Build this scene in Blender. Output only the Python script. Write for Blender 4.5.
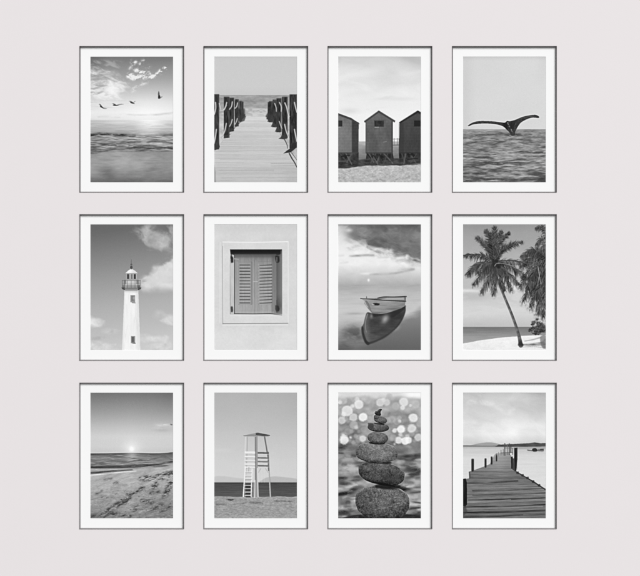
import bpy, bmesh, math, random
import numpy as np
from mathutils import Vector

scene = bpy.context.scene
for o in list(bpy.data.objects):
    bpy.data.objects.remove(o)

# --------------------------------------------------------------- camera -----
U = 0.005                                    # one layout unit = 5 mm on the wall
DIST = 11.0
cam = bpy.data.objects.new('camera', bpy.data.cameras.new('camera'))
scene.collection.objects.link(cam)
cam.location = (0, -DIST, 0)
cam.rotation_euler = (math.radians(90), 0, 0)
cam.data.sensor_fit = 'HORIZONTAL'
cam.data.sensor_width = 36
cam.data.lens = 36 * DIST / (640 * U)
cam.data.clip_end = 200
scene.camera = cam

# ----------------------------------------------------- light and exposure ---
world = bpy.data.worlds.new('World')
scene.world = world
world.use_nodes = True
bg = world.node_tree.nodes['Background']
bg.inputs['Color'].default_value = (1, 1, 1, 1)
bg.inputs['Strength'].default_value = AMBIENT = 0.25


def softbox(name, direction, dist, size, watts):
    d = bpy.data.lights.new(name, 'AREA')
    d.shape = 'DISK'
    d.size = size
    d.energy = watts
    o = bpy.data.objects.new(name, d)
    scene.collection.objects.link(o)
    v = Vector(direction).normalized()
    o.location = v * dist
    o.rotation_euler = v.to_track_quat('Z', 'Y').to_euler()
    return o


# one large soft light high on the right, far enough off to light the wall evenly
softbox('softbox', (.46, -.66, .56), 200, 92, 535000)

scene.view_settings.view_transform = 'Standard'
scene.view_settings.look = 'None'
scene.view_settings.exposure = 0
scene.view_settings.gamma = 1
scene.cycles.max_bounces = 6
GAIN = 1.11                                  # how much brighter than its albedo a wall-parallel surface renders

# ---------------------------------------------------------------------------
# the darkroom: every print is computed here as ink tones (0..255), in units of
# one 5 mm step: x 0..83 to the right, y 0..126 downward
# ---------------------------------------------------------------------------
PW, PH, SS, OUT = 83, 126, 6, 3
NX, NY = PW * SS, PH * SS
YY, XX = np.mgrid[0:NY, 0:NX].astype(np.float32)
XX = (XX + .5) / SS
YY = (YY + .5) / SS


def smooth(a, b, v):
    t = np.clip((v - a) / (b - a), 0, 1)
    return t * t * (3 - 2 * t)


def vnoise(seed, fx, fy, x, y):
    """value noise, fx / fy are the cell sizes"""
    rs = np.random.RandomState(seed)
    g = rs.rand(256, 256).astype(np.float32)
    u = x / fx + 64.37
    v = y / fy + 71.73
    iu = np.floor(u).astype(np.int32)
    iv = np.floor(v).astype(np.int32)
    fu = u - iu
    fv = v - iv
    fu = fu * fu * (3 - 2 * fu)
    fv = fv * fv * (3 - 2 * fv)
    i0, i1, j0, j1 = iu % 256, (iu + 1) % 256, iv % 256, (iv + 1) % 256
    a = g[j0, i0] * (1 - fu) + g[j0, i1] * fu
    b = g[j1, i0] * (1 - fu) + g[j1, i1] * fu
    return a * (1 - fv) + b * fv


def fbm(seed, fx, fy, oct=4, x=None, y=None, gain=.5, warp=0):
    """fractal noise, about -1..1"""
    x = XX if x is None else x
    y = YY if y is None else y
    if warp:
        wx = vnoise(seed + 71, fx * .8, fy * .8, x, y) - .5
        wy = vnoise(seed + 72, fx * .8, fy * .8, x, y) - .5
        x, y = x + wx * warp * fx, y + wy * warp * fy
    s, a, t = 0, 1., 0.
    for k in range(oct):
        s = s + a * (vnoise(seed + k, fx / 2 ** k, fy / 2 ** k, x, y) * 2 - 1)
        t += a
        a *= gain
    return s / t * 1.6


def gauss(m, r):
    """gaussian blur, r in units"""
    s = r * SS
    if s < .3:
        return m
    n = int(math.ceil(s * 3))
    k = np.exp(-.5 * (np.arange(-n, n + 1) / s) ** 2)
    k = (k / k.sum()).astype(np.float32)
    for ax in (0, 1):
        p = np.pad(m, [(n, n) if a == ax else (0, 0) for a in (0, 1)], mode='edge')
        L = p.shape[ax] + len(k)
        f = np.fft.irfft(np.fft.rfft(p, L, axis=ax) *
                         (np.fft.rfft(k, L)[:, None] if ax == 0 else np.fft.rfft(k, L)[None, :]), L, axis=ax)
        f = f[2 * n:2 * n + m.shape[0]] if ax == 0 else f[:, 2 * n:2 * n + m.shape[1]]
        m = f.astype(np.float32)
    return m


def spline(pts, n=8, closed=False):
    """Catmull-Rom through the points"""
    p = [np.array(q, float) for q in pts]
    N = len(p)
    out = []
    for i in range(N if closed else N - 1):
        if closed:
            a, b, c, d = p[(i - 1) % N], p[i], p[(i + 1) % N], p[(i + 2) % N]
        else:
            a, b, c, d = p[max(i - 1, 0)], p[i], p[i + 1], p[min(i + 2, N - 1)]
        for k in range(n):
            t = k / n
            out.append(.5 * (2 * b + (c - a) * t + (2 * a - 5 * b + 4 * c - d) * t * t + (3 * b - a - 3 * c + d) * t ** 3))
    if not closed:
        out.append(p[-1])
    return out


class Picture:
    def __init__(self, tone):
        self.a = np.empty((NY, NX), np.float32)
        self.a[:] = tone

    def mix(self, m, tone, box=None):
        if box is None:
            self.a += (tone - self.a) * m
        else:
            j0, j1, i0, i1 = box
            t = tone[j0:j1, i0:i1] if isinstance(tone, np.ndarray) else tone
            self.a[j0:j1, i0:i1] += (t - self.a[j0:j1, i0:i1]) * m

    def mask(self, pts, curve=False, blur=0):
        if curve:
            pts = spline(pts, 8, True)
        m = np.zeros((NY, NX), bool)
        ys = [q[1] for q in pts]
        xs = [q[0] for q in pts]
        j0, j1 = max(0, int(min(ys) * SS) - 1), min(NY, int(max(ys) * SS) + 2)
        i0, i1 = max(0, int(min(xs) * SS) - 1), min(NX, int(max(xs) * SS) + 2)
        if j1 > j0 and i1 > i0:
            x, y = XX[j0:j1, i0:i1], YY[j0:j1, i0:i1]
            c = np.zeros(x.shape, bool)
            for k in range(len(pts)):
                (ax, ay), (bx, by) = pts[k], pts[(k + 1) % len(pts)]
                if ay == by:
                    continue
                hit = (y >= min(ay, by)) & (y < max(ay, by))
                c ^= hit & (x < ax + (y - ay) * (bx - ax) / (by - ay))
            m[j0:j1, i0:i1] = c
        m = m.astype(np.float32)
        return gauss(m, blur) if blur else m

    def poly(self, pts, tone, alpha=1, curve=False, blur=0):
        m = self.mask(pts, curve, blur)
        self.mix(m * alpha, tone)
        return m

    def rect(self, x0, y0, x1, y1, tone, alpha=1, blur=0):
        return self.poly([(x0, y0), (x1, y0), (x1, y1), (x0, y1)], tone, alpha, False, blur)

    def seg(self, a, b, w0, w1, tone, alpha=1, soft=.12):
        """tapered stroke, w = full width"""
        r = max(w0, w1) / 2 + soft + .2
        j0, j1 = max(0, int((min(a[1], b[1]) - r) * SS)), min(NY, int((max(a[1], b[1]) + r) * SS) + 2)
        i0, i1 = max(0, int((min(a[0], b[0]) - r) * SS)), min(NX, int((max(a[0], b[0]) + r) * SS) + 2)
        if j1 <= j0 or i1 <= i0:
            return
        x, y = XX[j0:j1, i0:i1], YY[j0:j1, i0:i1]
        dx, dy = b[0] - a[0], b[1] - a[1]
        L = dx * dx + dy * dy + 1e-9
        t = np.clip(((x - a[0]) * dx + (y - a[1]) * dy) / L, 0, 1)
        d = np.hypot(x - a[0] - t * dx, y - a[1] - t * dy)
        m = smooth(soft, -soft, d - (w0 + (w1 - w0) * t) / 2) * alpha
        self.mix(m, tone, (j0, j1, i0, i1))

    def stroke(self, pts, w0, w1, tone, alpha=1, curve=True, soft=.12, n=6):
        p = spline(pts, n) if curve else pts
        N = len(p) - 1
        for k in range(N):
            self.seg(p[k], p[k + 1], w0 + (w1 - w0) * k / N, w0 + (w1 - w0) * (k + 1) / N, tone, alpha, soft)

    def bar(self, a, b, w, tone, alpha=1):
        """square-ended straight board"""
        L = math.hypot(b[0] - a[0], b[1] - a[1])
        nx, ny = -(b[1] - a[1]) / L * w / 2, (b[0] - a[0]) / L * w / 2
        self.poly([(a[0] + nx, a[1] + ny), (b[0] + nx, b[1] + ny), (b[0] - nx, b[1] - ny), (a[0] - nx, a[1] - ny)], tone, alpha, blur=.12)

    def ell(self, cx, cy, rx, ry, tone, alpha=1, ang=0, soft=.15):
        c, s = math.cos(ang), math.sin(ang)
        u = ((XX - cx) * c + (YY - cy) * s) / rx
        v = (-(XX - cx) * s + (YY - cy) * c) / ry
        d = (np.hypot(u, v) - 1) * min(rx, ry)
        m = smooth(soft, -soft, d)
        self.mix(m * alpha, tone)
        return m

    def done(self, grain=2.2, seed=5, blur=.20, punch=1.0, crisp=.5):
        a = gauss(self.a, blur)
        a = a + crisp * np.clip(a - gauss(a, .7), -40, 40)
        a = (a - 128) * punch + 128
        rs = np.random.RandomState(seed)
        a = a.reshape(PH * OUT, SS // OUT, PW * OUT, SS // OUT).mean(axis=(1, 3))
        a = a + rs.normal(0, grain, a.shape)
        return np.clip(a, 8, 252)


def ramp(v, stops):
    return np.interp(v, [s[0] for s in stops], [s[1] for s in stops]).astype(np.float32)


def waves(seed, y0, y1, s0, s1, oct=4):
    """sea texture in perspective: wave length grows from s0 at y0 to s1 at y1"""
    t = np.clip((YY - y0) / (y1 - y0), 0, 1)
    s = s0 + (s1 - s0) * t
    k = (s1 - s0) / (y1 - y0)
    v = np.log(1 + k * np.maximum(YY - y0, 0) / s0) / k if abs(k) > 1e-6 else (YY - y0) / s0
    u = (XX - PW / 2) / s
    return fbm(seed, 4.2, 1.0, oct, u, v, .55, .7)


def ripples(p, seed, y0, y1, n, w0, w1, dark, light, al=.6, x0=-4, x1=87, slope=0):
    """single wavelets: soft lenses, dark trough below a light crest, larger towards the viewer"""
    rs = random.Random(seed)
    D = np.zeros((NY, NX), np.float32)
    for _ in range(n):
        t = rs.random() ** .8
        y = y0 + (y1 - y0) * t
        x = rs.uniform(x0, x1)
        w = (w0 + (w1 - w0) * t) * rs.uniform(.4, 1.4) / 2
        th = w * rs.uniform(.07, .15)
        bend = rs.uniform(-.05, .16) * w
        sl = slope + rs.uniform(-.05, .05)
        j0, j1 = max(0, int((y - w * .5 - 1) * SS)), min(NY, int((y + w * .5 + 1) * SS))
        i0, i1 = max(0, int((x - w * 1.3) * SS)), min(NX, int((x + w * 1.3) * SS))
        if j1 <= j0 or i1 <= i0:
            continue
        u = (XX[j0:j1, i0:i1] - x) / w
        v = YY[j0:j1, i0:i1] - y - sl * u * w - bend * u * u
        e = np.exp(-u ** 4 * 2)
        v = v / (th * (1.15 - .5 * np.clip(np.abs(u), 0, 1)))
        D[j0:j1, i0:i1] -= rs.uniform(.3, 1) * e * np.exp(-(v - .6) ** 2)
        D[j0:j1, i0:i1] += rs.uniform(.1, .8) * e * np.exp(-((v + .9) * 1.2) ** 2)
    D = np.tanh(D * 1.1) * (.8 + .5 * fbm(seed + 2, 3, .8, 4, gain=.6))
    m = np.clip(np.abs(D), 0, 1) * al * smooth(y0 - 1, y0 + 1, YY) * smooth(y1 + 2, y1 - 1, YY)
    p.mix(m, np.where(D < 0, dark, light).astype(np.float32))


# -- top row -----------------------------------------------------------------
def paint_gulls():
    p = Picture(0)
    p.a = ramp(YY, [(0, 116), (8, 136), (22, 163), (34, 192), (45, 220), (56, 236), (64, 226), (75, 205), (126, 150)])
    p.a += 12 * np.exp(-((XX - 58) / 26) ** 2 - ((YY - 58) / 20) ** 2)
    p.a -= 22 * smooth(20, 0, XX) * smooth(70, 5, YY) * .7
    # fan of cloud on the left, streaming up and to the right
    u = (XX + 4) * .93 + (YY - 44) * .36
    v = (YY - 44) * .93 - (XX + 4) * .36
    f = fbm(11, 13, 5, 6, u, v, .6, 1.1)
    f3 = fbm(16, 4.5, 2.4, 5, u, v, .6, .9)
    body = smooth(1.25, .35, np.hypot((XX - 9) / 25, (YY - 31) / 18) - .28 * f - .10 * f3) * smooth(4, 14, YY + 2 * f3)
    p.mix(np.clip(body * (.74 + .34 * f + .2 * f3), 0, 1), 236)
    core = smooth(1.2, .2, np.hypot((XX - 25) / 12, (YY - 32) / 9) - .35 * f - .15 * f3)
    p.mix(np.clip(core, 0, 1) * .85, 247)
    s = fbm(15, 15, 3.2, 5, XX, YY + .10 * XX, .6, .8)
    p.mix(np.clip(smooth(.0, .8, s) * smooth(30, 8, XX) * smooth(10, 18, YY) * smooth(50, 40, YY), 0, 1) * .55, 134)
    p.mix(np.clip(smooth(-.1, .7, f + .3 * f3) * smooth(2, 6, YY) * smooth(17, 10, YY) * smooth(36, 22, XX), 0, 1) * .5, 196)
    # small bright flakes upper right
    g = fbm(23, 5, 3, 5, XX, YY + XX * .3, .62, 1.2)
    spine = Picture(0)
    spine.stroke([(39, 19.5), (45, 21), (53, 19.5)], 5, 4, 1, soft=1)
    spine.stroke([(52, 20), (61, 22.5)], 3.4, 3, .9, soft=1)
    spine.stroke([(62, 21.5), (68, 17.5), (71, 15)], 4, 3, 1, soft=1)
    spine.stroke([(72, 13.8), (76, 11.4)], 3.6, 2, .8, soft=1)
    spine.stroke([(45, 13), (49, 15), (55, 16), (60, 17)], 3, 2.4, .75, soft=1)
    spine.stroke([(51, 8), (54, 4)], 3.4, 2, .8, soft=1)
    spine.stroke([(41, 5), (46, 5.4)], 2.4, 2, .6, soft=1)
    spine.stroke([(57, 11), (60, 10)], 2.4, 2, .6, soft=1)
    spine.stroke([(39, 13), (44, 8)], 2, 2, .35, soft=1)
    spine.stroke([(43, 34), (47, 30), (57, 26)], 4, 2, .4, soft=1)
    g2 = fbm(29, 2.6, 1.8, 4, XX, YY + XX * .2, .6, 1)
    p.mix(np.clip(gauss(spine.a, .9) * (.30 + 1.2 * g + 1.1 * g2) * 1.35, 0, .94), 240)
    # soft grey bars low in the sky
    bar = smooth(.0, .9, fbm(33, 34, 2.4, 4)) * smooth(40, 50, YY) * smooth(66, 56, YY)
    p.mix(bar * .42 * smooth(60, 10, XX), 150)
    q = Picture(0)
    q.stroke([(30, 57.6), (48, 58.8), (66, 58.2), (83, 56.4)], .9, 2, 1, soft=.4)
    p.mix(np.clip(gauss(q.a, .5) * (.6 + .8 * fbm(36, 9, 1.5, 4)), 0, 1) * .42, 172)
    q = Picture(0)
    q.stroke([(8, 60.5), (18, 60.2), (30, 61)], 1, .8, 1, soft=.4)
    p.mix(np.clip(gauss(q.a, .5) * (.6 + .8 * fbm(36, 9, 1.5, 4)), 0, 1) * .4, 172)
    # the sea
    t = smooth(63, 64.5, YY)
    b = fbm(41, 40, 1.6, 4, gain=.6)
    sea = ramp(YY, [(63, 212), (70, 198), (75, 176), (79, 150), (92, 148), (100, 150), (108, 156), (118, 138), (126, 118)])
    sea = sea + 14 * b * smooth(98, 85, YY) + 34 * np.exp(-((XX - 60) / 14) ** 2) * smooth(80, 74, YY)
    sea = sea - 16 * smooth(34, 0, XX) * smooth(80, 70, YY)
    w = waves(44, 72, 100, 3.5, 10, 5)
    band = smooth(75, 79, YY) * smooth(100, 91, YY)
    sea = sea + band * (40 * w + 20 * fbm(45, 5, .8, 4, gain=.6))
    wet = fbm(47, 22, 12, 5, XX + YY * .5, YY, .5, .6)
    sea = sea + smooth(92, 100, YY) * (13 * wet + 6 * fbm(48, 6, 1.4, 3))
    sea = sea - 34 * np.exp(-((XX - 17) / 8) ** 2 - ((YY - 116) / 8) ** 2) - 18 * smooth(119, 126, YY) + 12 * np.exp(-((XX - 50) / 20) ** 2 - ((YY - 104) / 7) ** 2)
    p.mix(t, sea)
    rough = .72 + .75 * fbm(51, 5, .9, 5, gain=.62)

    def wave(pts, w0, w1, tone, al, blur=.35):
        q = Picture(0)
        q.stroke(pts, w0, w1, 1, soft=.35)
        p.mix(np.clip(gauss(q.a, blur) * rough, 0, 1) * al, tone)
    wave([(0, 78.6), (12, 77.4), (26, 78.6), (45, 79.2)], 2.8, 1.9, 34, 1)
    wave([(40, 79.2), (62, 80), (83, 79.2)], 1.4, 1.6, 112, .8)
    wave([(74, 79), (83, 78.6)], 1.5, 1.8, 80, .6)
    wave([(0, 82.6), (12, 83.2), (24, 82.5)], 1.4, 1, 84, .8)
    wave([(0, 87.6), (14, 88.6), (26, 89)], 1.7, 1.2, 60, .95)
    wave([(27, 87), (40, 87.5), (52, 87.8)], 1.1, .8, 72, .8)
    wave([(57, 86), (66, 85), (75, 85.6), (83, 87)], 1.2, 1.4, 72, .9)
    wave([(60, 87.2), (67, 87.3), (72, 87)], 1.2, 1, 214, .9)
    wave([(11, 91), (17, 91.6), (26, 91.4)], 1.6, 1, 188, .8)
    wave([(8, 92.8), (16, 93.4), (24, 92.6)], 1, .6, 178, .7)
    wave([(39, 89.6), (48, 91.2), (64, 91.8), (83, 92)], 1.4, 2.4, 58, .95)
    wave([(56, 89.4), (70, 89.6), (83, 89.2)], .9, 1, 176, .7)
    wave([(0, 96.4), (6, 96.4), (13, 94.8), (26, 92.6)], 2.6, .8, 80, .95)
    wave([(0, 92), (8, 92.4)], 3, 1, 96, .6, .8)
    ripples(p, 55, 78, 95, 110, 9, 17, 62, 200, .8)
    ripples(p, 56, 65, 78, 50, 12, 18, 150, 226, .35)
    ripples(p, 57, 97, 124, 30, 16, 30, 112, 176, .3)
    # gulls
    for body, wings in (([(68, 41.8), (68.2, 39.4), (69.2, 38.4), (70.2, 39.6), (70.4, 41.4), (69.4, 42.4)], ([(68.6, 40.4), (67.9, 37.6), (68.7, 34.6), (69.5, 36.6), (69.7, 39.6)], [(69.6, 41.4), (71.2, 40.2), (72.6, 40), (71.2, 41.6), (69.8, 42.2)])),
                        ([(40, 46), (41.4, 45.6), (43.4, 46.5), (44.9, 47.4), (43, 47.3), (41, 46.8)], ([(41, 46.4), (40, 45.2), (38.6, 44.8), (40.4, 44.6), (42.4, 45.4), (43.4, 46.6)], [(42.6, 46.4), (44.4, 45), (45.6, 44.8), (44.2, 46), (43.2, 46.9)])),
                        ([(22.6, 48.9), (24.6, 48.2), (27.2, 48.6), (28.6, 49), (26.4, 49.5), (24, 49.4)], ([(24.2, 48.8), (22.8, 47.6), (21.6, 47.5), (23.6, 47), (25.8, 48.2)], [(26, 48.8), (28.4, 47.8), (31.4, 47.4), (34, 47.8), (30.4, 48.5), (27.4, 49.2)])),
                        ([(9.6, 49.4), (11, 49.4), (12.8, 50.6), (13.6, 52), (12, 51.6), (10.4, 50.6)], ([(10.6, 49.8), (9.4, 48.2), (8.4, 47.8), (10, 47.6), (11.8, 49.6)], [(11.8, 50.8), (14.2, 51.4), (17.2, 52.2), (14.6, 52.6), (12.4, 51.8)]))):
        p.poly(wings[0], 78, .85, True, .1)
        p.poly(wings[1], 112, .7, True, .1)
        p.poly(body, 44, .92, True, .08)
    return p.done(2.0, 1)


def paint_boardwalk():
    p = Picture(203)
    p.a = ramp(YY, [(0, 198), (4, 203), (30, 204), (38.6, 200), (38.7, 150), (46, 160), (56, 165), (60, 196), (62, 216), (66, 200)])
    sea = smooth(38.6, 39, YY) * smooth(62, 54, YY)
    p.a += sea * (16 * fbm(61, 14, 2.2, 4) + 9 * fbm(66, 3, 1.2, 3))
    foam = smooth(.1, .55, fbm(67, 7, 2.6, 4, warp=.6) + .5 * np.exp(-((XX - 50) / 7) ** 2 - ((YY - 57) / 3) ** 2)) * smooth(46, 55, YY)
    p.mix(foam * .6, 222)
    # dune either side under the rails
    for s in (0, 1):
        m = p.mask([(0, 58), (33, 59), (0, 100)] if s == 0 else [(83, 58), (51, 59), (83, 104)])
        p.mix(m, 186 + 24 * fbm(69, 5, 3, 4))
    deck = [(31.5, 60.4), (52.5, 60.4), (58, 66), (66, 78), (76, 93), (83, 106), (83, 126), (0, 126), (0, 96), (8, 86), (17, 74), (25, 66)]
    m = p.mask(deck)
    d = (YY - 52.)
    row = 210 / np.maximum(d, 2)                      # board number by perspective
    fr = row * 3.1 - np.floor(row * 3.1)
    idx = np.floor(row * 3.1).astype(np.int32)
    rs = np.random.RandomState(3)
    per = rs.uniform(-1, 1, 600)[np.clip(idx, 0, 599)]
    tone = ramp(YY, [(60, 222), (68, 208), (80, 204), (100, 204), (126, 200)]) + 6.5 * per
    width = (YY - 52) ** 2 / 210 / 3.1
    line = np.exp(-((np.minimum(fr, 1 - fr) * width) / .22) ** 2) * smooth(72, 92, YY)
    tone = tone - 5 - line * (26 + 24 * np.clip(per, 0, 1)) * (.6 + .6 * fbm(77, 18, 60, 3))
    tone = tone + 4.5 * fbm(71, 20, .7, 4) + 3 * fbm(73, 3, .5, 3)
    tone = tone - 10 * np.exp(-((XX - 78) / 9) ** 2) * smooth(100, 126, YY)
    p.mix(m, tone)
    for y, x0, x1, t in ((94, 4, 76, 168), (103, 6, 78, 176), (107, 57, 82, 150), (109.6, 57, 82, 160), (114, 5, 60, 160), (118, 2, 74, 178), (121.5, 8, 83, 170), (112.4, 20, 83, 182)):
        p.stroke([(x0, y + .1), ((x0 + x1) / 2, y), (x1, y - .2)], .4, .5, t, .75, soft=.25)
    p.poly([(0, 106), (1.6, 116), (1.8, 126), (0, 126)], 120, .6, blur=.4)
    # posts in deep shade, thick and rough, with sagging rope between
    tex = 52 + 26 * fbm(81, 1.1, 7, 5, gain=.62) + 12 * fbm(84, .5, 3, 3)

    def post(x0, x1, y0, y1, lean=0):
        p.poly([(x0, y0 + .5), (x0 + .4, y0), (x1 - .4, y0), (x1, y0 + .5), (x1 + lean, y1 - .6), (x0 + lean, y1)], tex)
        p.poly([(x1 - .9, y0 + .6), (x1, y0 + .6), (x1 + lean, y1 - .8), (x1 - .9 + lean, y1 - .8)], 88 + 20 * fbm(83, 1, 5, 3), .6)
        p.seg((x0 + .3, y0 + .3), (x1 - .3, y0 + .3), .7, .7, 120, .6)
    for a in ((27.6, 29.6, 45, 62.5), (25.4, 28.2, 44.4, 65.5), (21, 24.8, 42.6, 70.5), (15.6, 20.2, 41.2, 75.5), (9.8, 15.6, 40.2, 82)):
        post(*a)
        p.poly([(a[0] + .5, a[3] - 3), (a[1], a[3] - 4), (a[1] + 2.2, a[3] - 5), (a[0] + 1, a[3] + .2)], 62, .9)
    post(-.6, 5.4, 37.6, 93.6)
    p.poly([(0, 92), (5.5, 88), (6, 91), (2, 93.6), (0, 93.8)], 58, .95)
    for a in ((53.8, 56.8, 45.4, 63.5), (55, 58.6, 44.6, 66), (58.6, 62.8, 43, 71), (62.6, 67.6, 41.6, 76), (68, 73.8, 40.2, 82.5)):
        post(*a)
        p.poly([(a[1] - .5, a[3] - 3), (a[0], a[3] - 4), (a[0] - 1.6, a[3] - .8), (a[1] - 1, a[3] + .2)], 62, .9)
    post(75.6, 83.4, 37.8, 92)
    p.poly([(78, 88), (83, 86), (83, 91), (77, 96), (69.4, 97.2), (72.5, 94.6), (77, 91.5)], 46, .97)
    p.poly([(64.5, 82.4), (69, 79.4), (73, 81.4), (70, 83)], 60, .9)
    # lower darkness between far posts
    p.rect(21, 52, 31, 60, tex, .75, .5)
    p.rect(54, 51, 62, 60, tex, .75, .5)
    p.poly([(29, 56), (32, 60), (30.6, 64.5), (26, 66), (23, 62)], 60, .8, blur=.3)
    p.poly([(54, 56), (51.6, 60), (55, 64), (58, 66), (60, 61)], 60, .8, blur=.3)
    # ropes
    rp = 205
    for c, w in (([(5.4, 47), (7.5, 54), (10, 53), (12.6, 49)], 1), ([(12.8, 46), (11.4, 51), (9.4, 54), (6, 54.4)], 1), ([(18.4, 45.4), (17.6, 50), (15.4, 53)], .9),
                 ([(23.6, 46.4), (22.8, 50), (21, 52)], .8), ([(1.6, 46), (1.8, 52), (.4, 58)], 1.1), ([(2.4, 73), (1.6, 80), (.2, 87)], 1.1),
                 ([(12.4, 67), (11, 74), (8.8, 79), (6.4, 81)], 1), ([(18.4, 63), (17.2, 67), (15.6, 70)], .8), ([(23.4, 62), (22.6, 65), (21, 68)], .7),
                 ([(6, 81), (8.6, 83.6), (6.4, 87)], .5),
                 ([(65.6, 46), (67.4, 50), (67.4, 55)], 1), ([(71, 46.5), (72.8, 51), (74.2, 57), (75.6, 60)], 1.1), ([(80.6, 46), (82, 52), (83, 56)], 1.1),
                 ([(60.8, 47), (62.2, 51), (62.4, 55)], .8), ([(65.4, 65), (66.8, 69), (68, 72)], .8), ([(70.8, 68), (72.4, 75), (75, 81)], 1.1), ([(80.6, 73), (82, 80), (83, 85)], 1.2)):
        p.stroke(c, w * 1.1, w * .9, rp, .9, soft=.2)
        p.stroke([(a + .5, b + .2) for a, b in c], w * .3, w * .3, 120, .6)
    # rope shadow on the deck on the right
    p.stroke([(70.6, 83), (73, 88), (73.6, 92)], .9, .6, 70, .85)
    p.stroke([(75.4, 97), (78, 102), (80.6, 106), (83, 111)], 1.3, .9, 60, .9)
    p.stroke([(77.6, 96.4), (79.6, 99), (82.8, 103.6)], .8, .5, 80, .8)
    p.stroke([(76.4, 97), (79.4, 100.6), (81.4, 104)], .7, .5, 200, .7)
    return p.done(2.2, 2)


def paint_huts():
    p = Picture(0)
    p.a = ramp(YY, [(0, 200), (4, 207), (14, 220), (30, 230), (46, 236), (60, 240)])
    p.a += 10 * fbm(91, 30, 12, 5, warp=.8) * smooth(60, 20, YY) - 10 * smooth(50, 83, XX) * smooth(36, 8, YY)
    cl = smooth(0, 1, fbm(95, 26, 5, 5, warp=.7)) * smooth(36, 41, YY) * smooth(58, 50, YY)
    p.mix(cl * .45, 196)
    p.mix(np.exp(-((XX - 62) / 16) ** 2 - ((YY - 42.5) / 2) ** 2) * .35, 205)
    p.mix(np.exp(-((XX - 12) / 9) ** 2 - ((YY - 54.6) / 3) ** 2) * .4, 196)
    # sea strip and beach behind
    p.mix(smooth(84.8, 85.4, YY), ramp(YY, [(84, 180), (88, 172), (90, 150), (97, 132), (110, 96)]) + 12 * fbm(97, 8, 1.6, 4))
    p.seg((55, 82.8), (61, 82.6), .6, .6, 120, .8)
    for x in (56.4, 59.6):
        p.seg((x, 82), (x, 89), .7, .7, 110, .8)
    p.seg((55, 88.8), (61, 88.6), .9, .9, 100, .85)
    bl = smooth(.3, .04, np.abs(((YY - 64) / 2.7) % 1 - .5) * 2) * 0
    lap = ((YY - 64) / 3.0) % 1
    boards = -20 * smooth(.8, 1, lap) + 7 * smooth(.3, 0, lap) + 4 * (np.sin(np.floor((YY - 64) / 3.0) * 12.9 + np.floor(XX / 28) * 4) )
    grime = 7 * fbm(101, 8, 14, 4) + 5 * fbm(104, 1.2, 2.4, 3)
    # left hut
    p.poly([(0, 57.5), (14, 62.5), (21, 66.2), (20.6, 97), (0, 97)], 62 + boards + grime * .7)
    p.poly([(0, 58), (14.2, 63.5), (14.2, 97), (0, 97)], 116 + boards + grime)
    p.poly([(0, 56.6), (13.6, 61.6), (22.2, 67.6), (20.4, 67.8), (13, 63.6), (0, 58.8)], 66)
    p.rect(13.9, 63.6, 14.7, 97, 72, .8)
    p.rect(-.2, 64.2, 4.6, 70.2, 48)
    p.rect(4.6, 64, 5.2, 70.4, 150, .5)
    p.seg((0, 71), (3, 71), .8, .7, 150, .8)
    # middle hut
    p.poly([(27.8, 65), (41, 55.6), (55, 65), (55, 96.6), (27.8, 96.6)], 104 + boards + grime - .5 * (YY - 64))
    p.rect(53.6, 64.6, 55.2, 96.6, 62, .8)
    p.rect(27.6, 65, 28.6, 96.6, 78, .7)
    p.poly([(41, 54.1), (57.6, 64.4), (57, 66.2), (41, 56.4), (27, 66.4), (26.2, 64.8)], 68)
    p.stroke([(41, 54), (57.6, 64.2)], .35, .35, 150, .55, False)
    p.stroke([(41, 54), (26.2, 64.6)], .35, .35, 150, .55, False)
    p.rect(36.6, 64.4, 46, 70.4, 46 + 14 * fbm(109, 2, 2, 3))
    p.rect(36.2, 64, 46.4, 64.6, 74)
    p.seg((37.2, 70.9), (41, 70.8), .8, .8, 176, .8)
    p.seg((45.6, 85.8), (48.6, 85.2), .6, .8, 142, .7)
    # right hut
    p.poly([(62, 66.4), (80, 55.8), (83, 57.4), (83, 97), (61.4, 97)], 68 + boards * .8 + grime * .7)
    p.poly([(80, 54), (83, 55.6), (83, 58), (80, 56.6), (62.4, 67.2), (61, 66)], 42)
    p.rect(61.2, 66.6, 66, 97, 56, .6, .3)
    p.rect(76.4, 64.2, 83, 70.2, 36)
    p.rect(61, 82, 62.4, 97, 60, .9)
    # raised timber undersides
    p.poly([(0, 96.4), (20.8, 96), (21, 108), (10, 111.4), (0, 111)], 52 + 26 * fbm(113, 3, 4, 5))
    p.poly([(29, 96.4), (55, 96.4), (57, 108.5), (27, 108.5)], 50 + 24 * fbm(115, 3, 4, 5))
    p.poly([(61, 96.4), (83, 96.4), (83, 106.5), (62, 109)], 50 + 24 * fbm(117, 3, 4, 5))
    p.poly([(18, 104), (32, 102), (62, 102), (83, 101), (83, 106), (66, 109.6), (42, 108.6), (28, 109), (14, 111.8), (0, 112.5), (0, 104)], 62 + 26 * fbm(119, 5, 2, 5), .88, blur=.4)
    rs = random.Random(8)
    for x0, x1, t in ((2, 10, 92), (8, 14, 128), (14, 9, 112), (18, 20, 60), (31, 36, 118), (38, 33, 100), (35, 40, 126), (43, 39, 118), (41, 44, 52), (46, 55, 128), (50, 46, 92), (54, 53, 70), (64, 67, 94), (68, 66, 118), (72, 78, 104), (79, 73, 92), (81, 82, 60)):
        p.seg((x0, 97), (x1, 107 + rs.uniform(-1, 1)), 1.3, 1.1, 40 + (t - 40) * .72, .8, .3)
    for c in ([(36, 99), (39, 104)], [(42, 98.5), (45, 104)], [(30, 98), (33, 102)], [(70, 98), (77, 99)], [(70, 103), (80, 102)], [(4, 100), (12, 99)]):
        p.seg(c[0], c[1], 1.4, 1, 34, .85)
    p.rect(28, 96, 55, 97.4, 66, .9)
    p.rect(0, 96, 20.6, 97.2, 70, .8)
    p.rect(61.4, 96, 83, 97.2, 50, .8)
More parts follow.
